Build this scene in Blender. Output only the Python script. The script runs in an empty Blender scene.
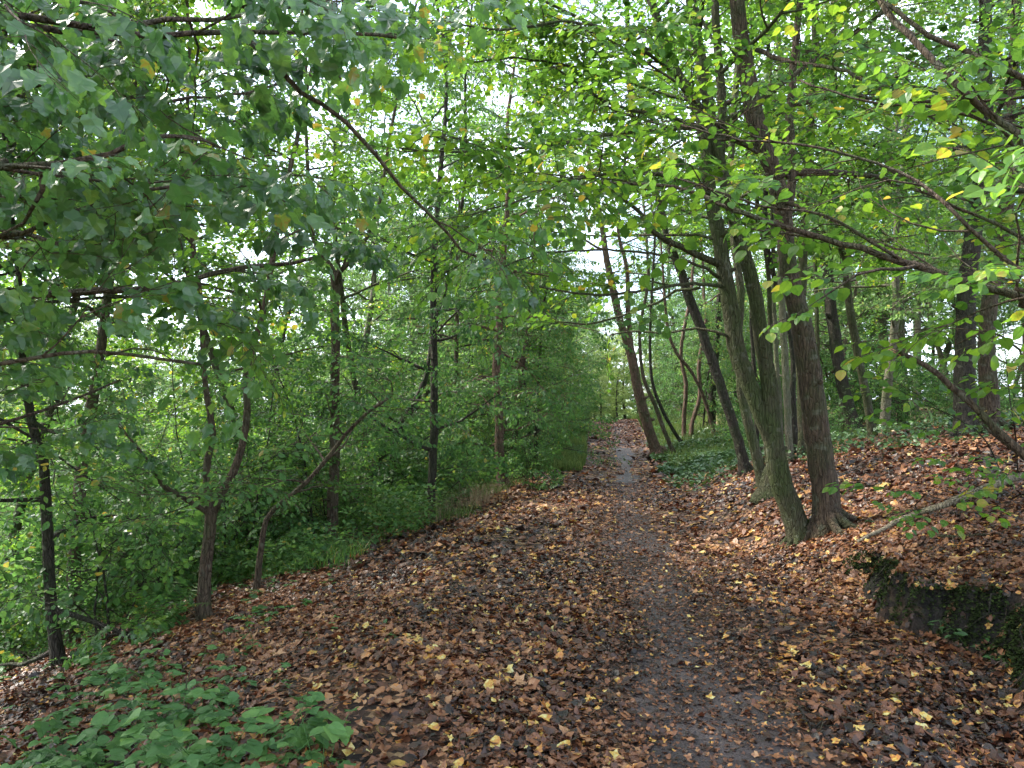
import bpy, math, random
import numpy as np
from mathutils import Vector, Matrix

SC = bpy.context.scene
COL = SC.collection
rng = np.random.default_rng(7)
random.seed(7)
F = 759.0                                   # focal length in pixels of a 1024 wide frame
PITCH = math.atan((405 - 384) / F)

# ------------------------------------------------------------------ terrain
def ss(t):
    t = np.clip(t, 0, 1)
    return t * t * (3 - 2 * t)

def pathx(y):
    return 0.42 + 0.125 * y + 0.10 * np.sin(y * 0.35 + 0.6) - 0.0012 * np.clip(y - 26, 0, 60) ** 2

def bumps(x, y):
    return (0.022 * np.sin(x * 2.3 + 1.3 * np.sin(y * 1.1)) * np.cos(y * 1.9 + 0.7 * np.sin(x * 1.7))
            + 0.010 * np.sin(x * 6.1 + y * 2.7) * np.sin(y * 5.3 - x * 1.9)
            + 0.05 * np.sin(x * 0.61 + 2) * np.sin(y * 0.47))

def height(x, y):
    x = np.asarray(x, float); y = np.asarray(y, float)
    u = x - pathx(y)
    hp = 0.85 * ss((y - 18) / 17) - 1.3 * ss((y - 37) / 25)
    t = np.clip(-u - 1.9, 0, None)
    drop = 0.17 * t + 0.36 * (np.sqrt((t - 3.2) ** 2 + 0.8) + (t - 3.2)) / 2 - 0.36 * (math.sqrt(3.2 ** 2 + 0.8) - 3.2) / 2
    drop = 5.2 * (1 - np.exp(-drop / 5.2))
    wob = 0.13 * np.sin(y * 1.7) + 0.07 * np.sin(y * 4.1 + 1) + 0.035 * np.sin(y * 11 + 2 * np.sin(y * 5)) + .02 * np.sin(y * 23) + .02 * np.sin(y * 41 + x * 13)
    near = 0.36 * ss((u - 1.66 - wob) / (0.24 + .13 * np.sin(y * 3.1))) + .03 * np.sin(y * 17 + x * 9) * np.exp(-((u - 1.8 - wob) / .15) ** 2) + 1.15 * (1 - np.exp(-0.30 * np.clip(u - 1.95, 0, None)))
    far = 1.5 * (1 - np.exp(-0.33 * np.clip(u - 1.15, 0, None)))
    k = ss((y - 5.9) / 1.3)
    right = near * (1 - k) + far * k
    right = right * (1 - 0.35 * ss((y - 13) / 6)) + 0.012 * np.clip(u - 8, 0, 60)
    rut = -0.035 * np.exp(-(u / 0.45) ** 2)
    return hp - drop + right + rut + bumps(x, y) * (0.45 + 0.55 * ss((np.abs(u) - 0.3) / 1.0))

CAM = np.array([0.0, 0.0, 1.6 + 0.0])
def ray(px, py):
    a = (px - 512) / F; b = (384 - py) / F
    c, s = math.cos(PITCH), math.sin(PITCH)
    return np.array([a, c - b * s, s + b * c])
def P(px, py, d):
    r = ray(px, py); return CAM + r * (d / r[1])
def G(px, py):
    r = ray(px, py); t = 1.5
    while t < 120:
        p = CAM + r * t
        if p[2] < height(p[0], p[1]): break
        t += 0.02
    p = CAM + r * t
    return np.array([p[0], p[1], float(height(p[0], p[1]))])

# ------------------------------------------------------------------ mesh accumulator
class Acc:
    def __init__(s): s.v = []; s.l = []; s.s = []; s.m = []; s.a = []; s.n = 0; s.sm = []
    def add(s, v, loops, sizes, mat=0, val=0.5, smooth=False):
        v = np.asarray(v, np.float32).reshape(-1, 3); loops = np.asarray(loops, np.int64).ravel(); sizes = np.asarray(sizes, np.int64).ravel()
        s.v.append(v); s.l.append(loops + s.n); s.s.append(sizes); nf = len(sizes)
        s.m.append(np.broadcast_to(np.asarray(mat, np.int32), nf)); s.a.append(np.broadcast_to(np.asarray(val, np.float32), nf))
        s.sm.append(np.full(nf, smooth)); s.n += len(v)
    def mesh(s, name, mats):
        me = bpy.data.meshes.new(name)
        v = np.concatenate(s.v); l = np.concatenate(s.l); sz = np.concatenate(s.s)
        me.vertices.add(len(v)); me.vertices.foreach_set('co', v.ravel())
        me.loops.add(len(l)); me.loops.foreach_set('vertex_index', l.astype(np.int32))
        me.polygons.add(len(sz))
        me.polygons.foreach_set('loop_start', (np.cumsum(sz) - sz).astype(np.int32))
        me.polygons.foreach_set('loop_total', sz.astype(np.int32))
        for m in mats: me.materials.append(m)
        me.polygons.foreach_set('material_index', np.concatenate(s.m).astype(np.int32))
        me.polygons.foreach_set('use_smooth', np.concatenate(s.sm))
        at = me.attributes.new('v', 'FLOAT', 'FACE'); at.data.foreach_set('value', np.concatenate(s.a).astype(np.float32))
        me.update(calc_edges=True)
        return me
    def build(s, name, mats, parent=None):
        if not s.v: return None
        o = bpy.data.objects.new(name, s.mesh(name, mats)); COL.objects.link(o); o.parent = parent
        return o

def tube(acc, pts, rad, sides=8, mat=0, val=0.5, lump=0.0, seed=0, caps=True):
    pts = np.asarray(pts, float); n = len(pts); rad = np.broadcast_to(np.asarray(rad, float), n)
    tg = np.gradient(pts, axis=0); tg /= np.linalg.norm(tg, axis=1)[:, None] + 1e-9
    ref = np.array([0.31, 0.95, 0.05]) if abs(tg[:, 2]).mean() > 0.6 else np.array([0.02, 0.05, 1.0])
    a = np.cross(tg, ref); a /= np.linalg.norm(a, axis=1)[:, None] + 1e-9
    b = np.cross(tg, a)
    th = np.arange(sides) * 2 * math.pi / sides
    R = np.ones((n, sides))
    if lump:
        L = np.concatenate([[0], np.cumsum(np.linalg.norm(np.diff(pts, axis=0), axis=1))])[:, None]
        R += lump * (np.sin(th[None] * 2 + L * 1.7 + seed) + 0.7 * np.sin(th[None] * 3 - L * 2.9 + seed * 2) + 0.5 * np.sin(th[None] * 5 + L * 7 + seed))
    ring = pts[:, None] + (np.cos(th)[None, :, None] * a[:, None] + np.sin(th)[None, :, None] * b[:, None]) * (rad[:, None] * R)[:, :, None]
    i = np.arange(n - 1)[:, None] * sides; j = np.arange(sides)[None]; k = (j + 1) % sides
    q = np.stack([i + j, i + k, i + sides + k, i + sides + j], -1).reshape(-1, 4)
    loops = q.ravel(); sizes = np.full(len(q), 4)
    if caps:
        loops = np.concatenate([loops, np.arange(sides)[::-1], (n - 1) * sides + np.arange(sides)]); sizes = np.concatenate([sizes, [sides, sides]])
    acc.add(ring, loops, sizes, mat, val, True)

def resample(pts, rad, step):
    """Catmull-Rom through the control points"""
    pts = np.asarray(pts, float); rad = np.asarray(rad, float)
    ext = np.vstack([2 * pts[0] - pts[1], pts, 2 * pts[-1] - pts[-2]])
    er = np.concatenate([[rad[0]], rad, [rad[-1]]])
    op, orr = [], []
    for i in range(1, len(ext) - 2):
        L = np.linalg.norm(ext[i + 1] - ext[i]); n = max(1, int(L / step))
        for t in np.arange(n) / n:
            p0, p1, p2, p3 = ext[i - 1:i + 3]
            op.append(0.5 * (2 * p1 + (p2 - p0) * t + (2 * p0 - 5 * p1 + 4 * p2 - p3) * t * t + (3 * p1 - p0 - 3 * p2 + p3) * t ** 3))
            orr.append(er[i] * (1 - t) + er[i + 1] * t)
    op.append(pts[-1]); orr.append(rad[-1])
    return np.array(op), np.array(orr)

# ------------------------------------------------------------------ materials
def mat(name):
    m = bpy.data.materials.new(name); m.use_nodes = True
    nt = m.node_tree; nt.nodes.clear()
    return m, nt, nt.nodes.new, nt.links.new

def ramp_node(N, stops, interp='LINEAR'):
    r = N('ShaderNodeValToRGB'); e = r.color_ramp.elements
    r.color_ramp.interpolation = interp
    while len(e) < len(stops): e.new(0.5)
    for el, (p, c) in zip(e, stops): el.position = p; el.color = (*c, 1)
    return r

def leaf_mat(name, stops, trans=1.5, gloss=0.35, rough=0.42, tmix=0.5, blotch=45):
    m, nt, N, L = mat(name)
    at = N('ShaderNodeAttribute'); at.attribute_name = 'v'
    oi = N('ShaderNodeObjectInfo')
    add = N('ShaderNodeMath'); add.operation = 'MULTIPLY_ADD'; add.inputs[1].default_value = 0.26; L(oi.outputs['Random'], add.inputs[0]); L(at.outputs['Fac'], add.inputs[2])
    sub = N('ShaderNodeMath'); sub.operation = 'SUBTRACT'; sub.inputs[1].default_value = 0.13; L(add.outputs[0], sub.inputs[0])
    tc = N('ShaderNodeTexCoord'); nz = N('ShaderNodeTexNoise'); nz.inputs['Scale'].default_value = blotch; nz.inputs['Detail'].default_value = 4; nz.inputs['Roughness'].default_value = .7; L(tc.outputs['Object'], nz.inputs[0])
    bl = N('ShaderNodeMath'); bl.operation = 'MULTIPLY_ADD'; bl.inputs[1].default_value = .5; L(nz.outputs[0], bl.inputs[0])
    s2 = N('ShaderNodeMath'); s2.operation = 'SUBTRACT'; s2.inputs[1].default_value = .25; L(sub.outputs[0], s2.inputs[0]); L(s2.outputs[0], bl.inputs[2])
    r = ramp_node(N, stops); L(bl.outputs[0], r.inputs[0])
    p = N('ShaderNodeBsdfPrincipled'); L(r.outputs[0], p.inputs['Base Color']); p.inputs['Roughness'].default_value = rough
    p.inputs['Specular IOR Level'].default_value = gloss
    hsv = N('ShaderNodeHueSaturation'); hsv.inputs['Hue'].default_value = 0.475; hsv.inputs['Saturation'].default_value = 1.08; hsv.inputs['Value'].default_value = trans
    L(r.outputs[0], hsv.inputs['Color'])
    t = N('ShaderNodeBsdfTranslucent'); L(hsv.outputs[0], t.inputs[0])
    mx = N('ShaderNodeMixShader'); mx.inputs[0].default_value = tmix; L(p.outputs[0], mx.inputs[1]); L(t.outputs[0], mx.inputs[2])
    o = N('ShaderNodeOutputMaterial'); L(mx.outputs[0], o.inputs[0])
    return m

LEAF_BRIGHT = leaf_mat('lime_leaves', [(0, (.030, .085, .020)), (.45, (.060, .155, .028)), (.8, (.115, .23, .032)), (.93, (.22, .27, .04)), (1, (.30, .25, .05))], 1.9)
LEAF_MID = leaf_mat('mid_leaves', [(0, (.026, .074, .024)), (.5, (.056, .145, .040)), (.85, (.10, .21, .048)), (.96, (.15, .21, .045)), (1, (.24, .22, .05))], 1.7)
LEAF_BLUE = leaf_mat('sycamore_leaves', [(0, (.022, .068, .022)), (.5, (.048, .130, .034)), (.85, (.095, .21, .045)), (.97, (.15, .24, .05)), (1, (.22, .20, .04))], 1.75, .9, 0.32, 0.48)
LEAF_FAR = leaf_mat('far_leaves', [(0, (.034, .082, .028)), (.5, (.070, .150, .046)), (.9, (.12, .22, .06)), (1, (.2, .22, .07))], 1.7)
LEAF_MEADOW = leaf_mat('open_leaves', [(0, (.09, .15, .045)), (.5, (.15, .23, .07)), (1, (.22, .29, .10))], 1.8)
LEAF_HERB = leaf_mat('herb_leaves', [(0, (.035, .09, .028)), (.5, (.065, .155, .042)), (.9, (.12, .24, .055)), (1, (.25, .25, .06))], 1.5, 0.35, 0.5, 0.4)
LEAF_VERGE = leaf_mat('verge_grass', [(0, (.04, .075, .022)), (.5, (.085, .145, .04)), (.9, (.16, .22, .07)), (1, (.30, .26, .12))], 1.4, 0.2, 0.6, 0.4)
LEAF_IVY = leaf_mat('ivy_leaves', [(0, (.024, .060, .022)), (.6, (.055, .12, .036)), (1, (.10, .18, .05))], 1.2, 0.45, 0.42, 0.25)
LITTER = leaf_mat('dead_leaves', [(0, (.016, .010, .008)), (.20, (.060, .026, .015)), (.42, (.160, .062, .028)), (.62, (.285, .122, .050)), (.8, (.40, .225, .11)), (.87, (.45, .17, .035)), (.94, (.52, .35, .07)), (1, (.60, .54, .24))], 0.9, 0.5, 0.45, 0.18, 30)
STRAW = leaf_mat('dry_grass', [(0, (.20, .15, .09)), (1, (.36, .29, .18))], 1.0, 0.2, 0.7, 0.2)

def bark_mat(name, c1, c2, moss, mossamt=0.5, scale=1.0):
    m, nt, N, L = mat(name)
    tc = N('ShaderNodeTexCoord'); mp = N('ShaderNodeMapping'); mp.inputs['Scale'].default_value = (1, 1, 0.22); L(tc.outputs['Object'], mp.inputs[0])
    n1 = N('ShaderNodeTexNoise'); n1.inputs['Scale'].default_value = 38 * scale; n1.inputs['Detail'].default_value = 6; n1.inputs['Roughness'].default_value = 0.65; L(mp.outputs[0], n1.inputs[0])
    v = N('ShaderNodeTexVoronoi'); v.inputs['Scale'].default_value = 34 * scale; v.feature = 'DISTANCE_TO_EDGE'; L(mp.outputs[0], v.inputs['Vector'])
    n2 = N('ShaderNodeTexNoise'); n2.inputs['Scale'].default_value = 2.7; n2.inputs['Detail'].default_value = 5; n2.inputs['Roughness'].default_value = 0.6; L(tc.outputs['Object'], n2.inputs[0])
    r = ramp_node(N, [(0.36, c1), (0.64, c2)]); L(n1.outputs[0], r.inputs[0])
    mr = N('ShaderNodeMapRange'); mr.inputs[1].default_value = 0.62 - mossamt * 0.4; mr.inputs[2].default_value = 0.8 - mossamt * 0.3; L(n2.outputs[0], mr.inputs[0])
    mx = N('ShaderNodeMix'); mx.data_type = 'RGBA'; mx.inputs['B'].default_value = (*moss, 1); L(mr.outputs[0], mx.inputs['Factor']); L(r.outputs[0], mx.inputs['A'])
    vr = N('ShaderNodeMapRange'); vr.inputs[2].default_value = 0.12; vr.inputs[3].default_value = 0.55; L(v.outputs['Distance'], vr.inputs[0])
    ml = N('ShaderNodeMix'); ml.data_type = 'RGBA'; ml.blend_type = 'MULTIPLY'; ml.inputs['Factor'].default_value = 1; L(mx.outputs['Result'], ml.inputs['A'])
    g = N('ShaderNodeMapRange'); g.inputs[1].default_value = 0.12; g.inputs[2].default_value = 0.55; g.inputs[3].default_value = 0.36; g.inputs[4].default_value = 1.1; L(vr.outputs[0], g.inputs[0])
    L(g.outputs[0], ml.inputs['B'])
    # pale lichen patches
    n3 = N('ShaderNodeTexNoise'); n3.inputs['Scale'].default_value = 11; n3.inputs['Detail'].default_value = 3; L(tc.outputs['Object'], n3.inputs[0])
    lr = N('ShaderNodeMapRange'); lr.inputs[1].default_value = 0.60; lr.inputs[2].default_value = 0.70; lr.inputs[4].default_value = 0.5; L(n3.outputs[0], lr.inputs[0])
    m2 = N('ShaderNodeMix'); m2.data_type = 'RGBA'; m2.inputs['B'].default_value = (.19, .19, .14, 1); L(lr.outputs[0], m2.inputs['Factor']); L(ml.outputs['Result'], m2.inputs['A'])
    p = N('ShaderNodeBsdfPrincipled'); p.inputs['Roughness'].default_value = 0.85; p.inputs['Specular IOR Level'].default_value = 0.25; L(m2.outputs['Result'], p.inputs['Base Color'])
    ad = N('ShaderNodeMath'); ad.operation = 'ADD'; L(n1.outputs[0], ad.inputs[0]); L(vr.outputs[0], ad.inputs[1])
    b = N('ShaderNodeBump'); b.inputs['Strength'].default_value = 1.0; b.inputs['Distance'].default_value = 0.045; L(ad.outputs[0], b.inputs['Height']); L(b.outputs[0], p.inputs['Normal'])
    o = N('ShaderNodeOutputMaterial'); L(p.outputs[0], o.inputs[0])
    return m

BARK = bark_mat('bark_olive', (.045, .037, .024), (.115, .098, .066), (.060, .075, .026), 0.7)
BARK_BROWN = bark_mat('bark_brown', (.045, .031, .022), (.13, .092, .062), (.055, .065, .026), 0.4)
BARK_RED = bark_mat('bark_reddish', (.075, .045, .032), (.19, .12, .085), (.07, .08, .035), 0.25)
BARK_DARK = bark_mat('bark_dark', (.022, .018, .014), (.062, .052, .040), (.032, .042, .018), 0.4)
BARK_PALE = bark_mat('bark_pale', (.10, .092, .065), (.22, .20, .145), (.095, .115, .05), 0.5)

# ------------------------------------------------------------------ leaf shapes ; leaf base at origin, tip along +X, normal +Z
def fan(outline, z, cz):
    v = np.array([[x, y, zz] for (x, y), zz in zip(outline, z)]); n = len(v)
    return v, n
def leaf_poly(kind, r):
    """returns verts, loops, sizes for a folded leaf of unit length"""
    if kind == 'round':
        half = [(0.06, 0.20), (0.22, 0.42), (0.5, 0.46), (0.8, 0.26)]
    elif kind == 'ovate':
        half = [(0.18, 0.21), (0.5, 0.30), (0.8, 0.16)]
    elif kind == 'narrow':
        half = [(0.3, 0.17), (0.7, 0.12)]
    elif kind == 'kite':
        half = [(0.4, 0.34)]
    else:  # lobed
        half = [(-0.08, 0.20), (0.05, 0.44), (0.24, 0.40), (0.42, 0.54), (0.60, 0.46), (0.64, 0.30), (0.82, 0.22)]
    if kind == 'lobed':
        S = [(-0.08, 0.20), (0.05, 0.42), (0.24, 0.38), (0.42, 0.53), (0.58, 0.44), (0.62, 0.30), (0.84, 0.20)]; mx = [0, .2, .45, .72, 1]
        cu, tw = r.uniform(.15, .5), r.normal(0, .25)
        def zf(x, y): return abs(y) * .22 - cu * x * x + .035 * math.sin(11 * x + 6 * y + cu * 20) + tw * x * y
        V = [(x, 0, zf(x, 0)) for x in mx] + [(x, y, zf(x, y)) for x, y in S] + [(x, -y * .95, zf(x, -y)) for x, y in S]
        Fs = []
        for o, fl in ((5, 1), (12, -1)):
            for f_ in ([0, 1, o + 2, o + 1, o], [1, 2, o + 4, o + 3, o + 2], [2, 3, o + 6, o + 5, o + 4], [3, 4, o + 6]): Fs.append(f_[::fl])
        return np.array(V), np.concatenate([np.array(f_) for f_ in Fs]), np.array([len(f_) for f_ in Fs])
    f = 0.18
    mid = [(0, 0, 0)] + ([(0.5, 0, -0.02)] if kind in ('lobed', 'round') else []) + [(1, 0, -0.10 if kind != 'narrow' else -.05)]
    up = [(x, y, abs(y) * f - 0.12 * x * x + 0.03 * math.sin(9 * x + y * 5)) for x, y in half]
    dn = [(x, -y, abs(y) * f * 1.1 - 0.12 * x * x + 0.03 * math.sin(7 * x + 2)) for x, y in half]
    v = mid + up + dn; m = len(mid); k = len(half)
    L1 = list(range(m)) + [m + i for i in reversed(range(k))]
    L2 = [m + k + i for i in range(k)] + list(reversed(range(m)))
    return np.array(v), np.array(L1 + L2), np.array([len(L1), len(L2)])

def rotm(ax, a):
    return np.array(Matrix.Rotation(a, 3, Vector(ax)))
def frame(x, zup, roll=0.0):
    x = x / (np.linalg.norm(x) + 1e-9); y = np.cross(zup, x); y /= np.linalg.norm(y) + 1e-9; z = np.cross(x, y)
    return np.stack([x, y, z], 1)

def make_spray(kind, leaf, length, nside, per, seed, droop=0.25, tilt=0.35, twig=0.0035, sides=3, petiole=0.25):
    r = np.random.default_rng(seed); A = Acc()
    lv0 = leaf_poly(kind, r)
    def curve(p, d, L, g):
        pts = [p]; n = 5
        for i in range(n):
            d = d + r.normal(0, 0.10, 3) + np.array([0, 0, -g / n]); d /= np.linalg.norm(d); pts.append(pts[-1] + d * L / n)
        return np.array(pts)
    def leaves(pts, n):
        L = len(pts) - 1
        for i in range(n):
            s = (0.25 + 0.75 * (i + 0.5) / n) * L; k = min(int(s), L - 1); p = pts[k] + (pts[k + 1] - pts[k]) * (s - k)
            d = pts[k + 1] - pts[k]; d /= np.linalg.norm(d)
            side = 1 if i % 2 else -1
            if i == n - 1: side = 0
            dd = rotm((0, 0, 1), side * (0.9 + r.normal(0, .25))) @ d + np.array([0, 0, -droop + r.normal(0, 0.2)])
            M = frame(dd, np.array([0, 0, 1.0]) + r.normal(0, tilt, 3)); sz = leaf * r.uniform(0.5, 1.25)
            p2 = p + dd * sz * petiole
            lv, ll, ls = leaf_poly(kind, r) if kind == 'lobed' else lv0
            A.add((M @ (lv * sz).T).T + p2, ll, ls, 0, 0.5 + r.normal(0, 0.16) + (0.35 if r.random() < 0.005 else 0))
    main = curve(np.zeros(3), np.array([1, 0, 0.1]), length, droop * 0.8)
    tube(A, main, np.linspace(twig, twig * .4, len(main)), sides, 1, caps=False)
    leaves(main, per + 1)
    for i in range(nside):
        s = 0.15 + 0.75 * i / max(1, nside - 1); k = int(s * 5); p = main[k]
        d = rotm((0, 0, 1), (0.8 + r.normal(0, .15)) * (1 if i % 2 else -1)) @ (main[min(k + 1, 5)] - main[k])
        c = curve(p, d / np.linalg.norm(d), length * 0.5 * (1.1 - 0.6 * s), droop * 0.6)
        tube(A, c, np.linspace(twig * .7, twig * .3, len(c)), sides, 1, caps=False)
        leaves(c, per)
    return dict(v=np.concatenate(A.v), l=np.concatenate(A.l), s=np.concatenate(A.s), m=np.concatenate(A.m), a=np.concatenate(A.a))

def inst(acc, T, M, Pp, vals):
    n = len(Pp)
    if not n: return
    k = len(T['v'])
    V = np.einsum('nij,kj->nki', M, T['v']) + Pp[:, None]
    loops = T['l'][None] + (np.arange(n) * k)[:, None]
    sizes = np.tile(T['s'], n); mats = np.tile(T['m'], n)
    a = np.clip(T['a'][None] + vals[:, None], 0.01, 0.99)
    acc.add(V.reshape(-1, 3), loops.ravel(), sizes, mats, a.ravel())

SPR = {
    'lime':  [make_spray('round', 0.062, 0.55, 7, 4, 10 + i, 0.3, 0.35) for i in range(4)],
    'limebig': [make_spray('round', 0.075, 0.50, 4, 3, 60 + i, 0.35, 0.3) for i in range(4)],
    'syc':   [make_spray('lobed', 0.067, 0.40, 6, 3, 20 + i, 0.45, 0.55, 0.0022, 4, 0.5) for i in range(6)],
    'haw':   [make_spray('ovate', 0.060, 0.55, 7, 5, 30 + i, 0.35, 0.55) for i in range(4)],
    'willow': [make_spray('ovate', 0.072, 0.60, 6, 5, 40 + i, 0.55, 0.7) for i in range(4)],
    'far':   [make_spray('kite', 0.12, 0.85, 8, 6, 50 + i, 0.3, 1.1, 0.006) for i in range(4)],
}

# ------------------------------------------------------------------ tagging
def tag(o, label=None, cat=None, group=None, kind=None):
    if label: o['label'] = label
    if cat: o['category'] = cat
    if group: o['group'] = group
    if kind: o['kind'] = kind
    return o
def empty(name, loc=(0, 0, 0)):
    o = bpy.data.objects.new(name, None); COL.objects.link(o); o.location = loc; o.empty_display_size = 0.2
    return o

# ------------------------------------------------------------------ trees
def grow(r, p, d, L, n=9, wander=0.13, grav=0.0):
    pts = [np.array(p, float)]; d = np.array(d, float); d /= np.linalg.norm(d)
    drift = r.normal(0, wander * 0.5, 3)
    for i in range(n):
        d = d + r.normal(0, wander, 3) + drift * 0.4 + np.array([0, 0, grav]); d /= np.linalg.norm(d)
        pts.append(pts[-1] + d * L / n)
    return np.array(pts)

class Sprays:
    def __init__(s): s.p = []; s.m = []; s.v = []
    def put(s, p, m, v): s.p.append(p); s.m.append(m); s.v.append(v)
    def flush(s, acc, kind, r):
        if not s.p: return
        p = np.array(s.p); m = np.array(s.m); v = np.array(s.v); T = SPR[kind]; c = r.integers(0, len(T), len(p))
        for i, t in enumerate(T): inst(acc, t, m[c == i], p[c == i], v[c == i])

def foliate(r, wood, sp, pts, rad, dens, start=0.2, sub=1.0, spray=1.0, org=None, bright=0.0, sides=5, twmin=0.0022, wild=False):
    """side shoots and leaf sprays along a branch"""
    seg = np.linalg.norm(np.diff(pts, axis=0), axis=1); L = seg.sum(); cum = np.concatenate([[0], np.cumsum(seg)])
    step = 0.34 / dens; side = 1; s = start * L + r.uniform(0, step)
    def at(s):
        k = min(np.searchsorted(cum, s) - 1, len(seg) - 1); k = max(k, 0); t = (s - cum[k]) / seg[k]
        return pts[k] + (pts[k + 1] - pts[k]) * t, (pts[k + 1] - pts[k]) / seg[k], rad[k]
    def put_spray(p, d, sc):
        up = np.array([0, 0, 1.0]) + r.normal(0, 0.28 if spray <= 1.01 and not wild else .6, 3); d = d + r.normal(0, .2, 3)
        M = frame(d, up) * sc * r.uniform(0.75, 1.2)
        sp.put(p, M, r.normal(bright, 0.09))
    while s < L:
        p, d, rr = at(s); side = -side
        h = np.cross([0, 0, 1.0], d); h /= np.linalg.norm(h) + 1e-9
        dd = d * r.uniform(0.5, 1.0) + side * h * r.uniform(0.6, 1.1) + np.array([0, 0, r.normal(0.05, 0.25)])
        sl = sub * (0.30 + 0.22 * L * (1 - 0.7 * s / L)) * r.uniform(0.5, 1.2)
        q = grow(r, p, dd, sl, 4, 0.16, -0.03)
        r0 = max(min(rr * 0.6, 0.012 * sl + 0.002), twmin); tube(wood, q, np.linspace(r0, max(r0 * 0.35, 0.0018), 5), 4, 0, caps=False)
        for k in ([2, 3, 4] if sl > 0.45 else [3, 4]):
            e = (q[k] - q[k - 1]); e /= np.linalg.norm(e)
            if k < 4: e = e * 0.5 + np.cross([0, 0, 1.0], e) * (1 if r.random() < .5 else -1)
            put_spray(q[k], e, spray)
        s += step * r.uniform(0.6, 1.4)
    put_spray(pts[-1], pts[-1] - pts[-2], spray)

def tree(name, label, cat, stems, kind, leafmat, bark, group=None, z0=2.5, nb=14, blen=2.2, dens=1.0, spray=1.0, sub=1.0,
         elev=(0.1, 0.6), explicit=(), seed=1, onemesh=False, bright=0.0, grav=-0.01, origin=None, lump=0.04, azlim=None, side_sides=10):
    """stems: list of (pts, radii) in world space. explicit: list of (pts, radii, dens)"""
    r = np.random.default_rng(seed)
    org = np.array(stems[0][0][0]) if origin is None else np.array(origin)
    root = empty(name, org.tolist()); tag(root, label, cat, group)
    W = Acc(); sp = Sprays(); parts = []
    trunkW = Acc()
    for si, (pts, rad) in enumerate(stems):
        p, rd = resample(pts, rad, 0.14); p = p - org
        # root flare
        if si == 0 or abs(p[0][2]) < 0.4:
            hh = np.clip(p[:, 2] - p[0][2], 0, None); rd = rd * (1 + 0.35 * np.exp(-hh / 0.13) * (1 if rad[0] > 0.03 else 0.3))
            p = np.vstack([p[0] - np.array([0, 0, 0.25]), p]); rd = np.concatenate([[rd[0] * 1.05], rd])
        p[1:-1] += r.normal(0, 0.004, (len(p) - 2, 3))
        tube(trunkW, p, rd, 16 if rad[0] > 0.05 else side_sides, 0, 0.5, lump, seed + si)
        if si == 0 and rad[0] > 0.055:
            for k in range(6):
                an = k * 1.047 + r.normal(0, .25); R0 = rad[0]; ln = R0 * r.uniform(2.2, 3.6); q = []
                for t in np.linspace(0, 1, 7):
                    x_ = math.cos(an + .3 * t) * (R0 * .55 + ln * t); y_ = math.sin(an + .3 * t) * (R0 * .55 + ln * t)
                    zz = float(height(org[0] + x_, org[1] + y_)) - org[2]
                    q.append([x_, y_, zz + R0 * 1.5 * (1 - t) ** 2.6 - .06 * t])
                tube(trunkW, q, np.linspace(R0 * .42, R0 * .14, 7), 7, 0, .5, .05, k)
        if rad[0] > 0.05:
            for k in range(5):
                i = int(len(p) * r.uniform(.06, .6)); an = r.uniform(0, 6.28); dv = np.array([math.cos(an), math.sin(an), r.uniform(.1, .5)]); q0 = p[i] + dv * rd[i] * .6; ln = rd[i] * r.uniform(.5, 1.6); rr0 = rd[i] * r.uniform(.18, .34)
                tube(trunkW, np.array([q0, q0 + dv * ln * .5, q0 + dv * ln]), np.array([rr0 * 1.7, rr0, rr0 * .6]), 8, 0, .5, .1, k)
        stems[si] = (p, rd)
    tot = sum(len(s[0]) for s in stems); az = r.uniform(0, 6.28)
    for si, (p, rd) in enumerate(stems):
        idx = [i for i in range(len(p)) if p[i][2] > z0]
        if not idx: continue
        n = max(2, int(nb / len(stems))) if len(stems) > 1 else nb
        if nb == 0: n = 0
        for b in range(n):
            i = idx[int((b + r.random() * 0.8) / n * len(idx)) % len(idx)]
            f = (i - idx[0]) / max(1, len(idx))
            az += 2.4 + r.normal(0, 0.3)
            a = az if azlim is None else azlim[0] + (az % 6.283) / 6.283 * (azlim[1] - azlim[0])
            el = r.uniform(*elev) + 0.4 * f
            d = (math.cos(a) * math.cos(el), math.sin(a) * math.cos(el), math.sin(el))
            L = blen * (1 - 0.45 * f) * r.uniform(0.6, 1.25)
            q = grow(r, p[i], d, L, 9, 0.12, grav)
            r0 = min(rd[i] * 0.55, 0.010 + 0.012 * L); rr = np.linspace(r0, 0.004, len(q))
            B = trunkW if onemesh else Acc()
            tube(B, q, rr, 6, 0, caps=False)
            foliate(r, B, sp, q, rr, dens, 0.2, sub, spray, bright=bright, wild=onemesh)
            if not onemesh: parts.append(B)
        # leader
        foliate(r, trunkW, sp, p[-6:], rd[-6:], dens, 0.1, sub, spray, bright=bright)
    for ex in explicit:
        pts, rad, dn = ex
        q, rr = resample(pts, rad, 0.10); q = q - org; q[1:-1] += r.normal(0, 0.004, (len(q) - 2, 3))
        B = Acc(); tube(B, q, rr, 8, 0, caps=True)
        if dn > 0: foliate(r, B, sp, q, rr, dn, 0.12, sub, spray, bright=bright)
        parts.append(B)
    trunkW.build('trunk', [bark], root)
    for B in parts: B.build('branch', [bark], root)
    C = Acc(); sp.flush(C, kind, r); C.build('crown', [leafmat, bark], root)
    return root

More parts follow.
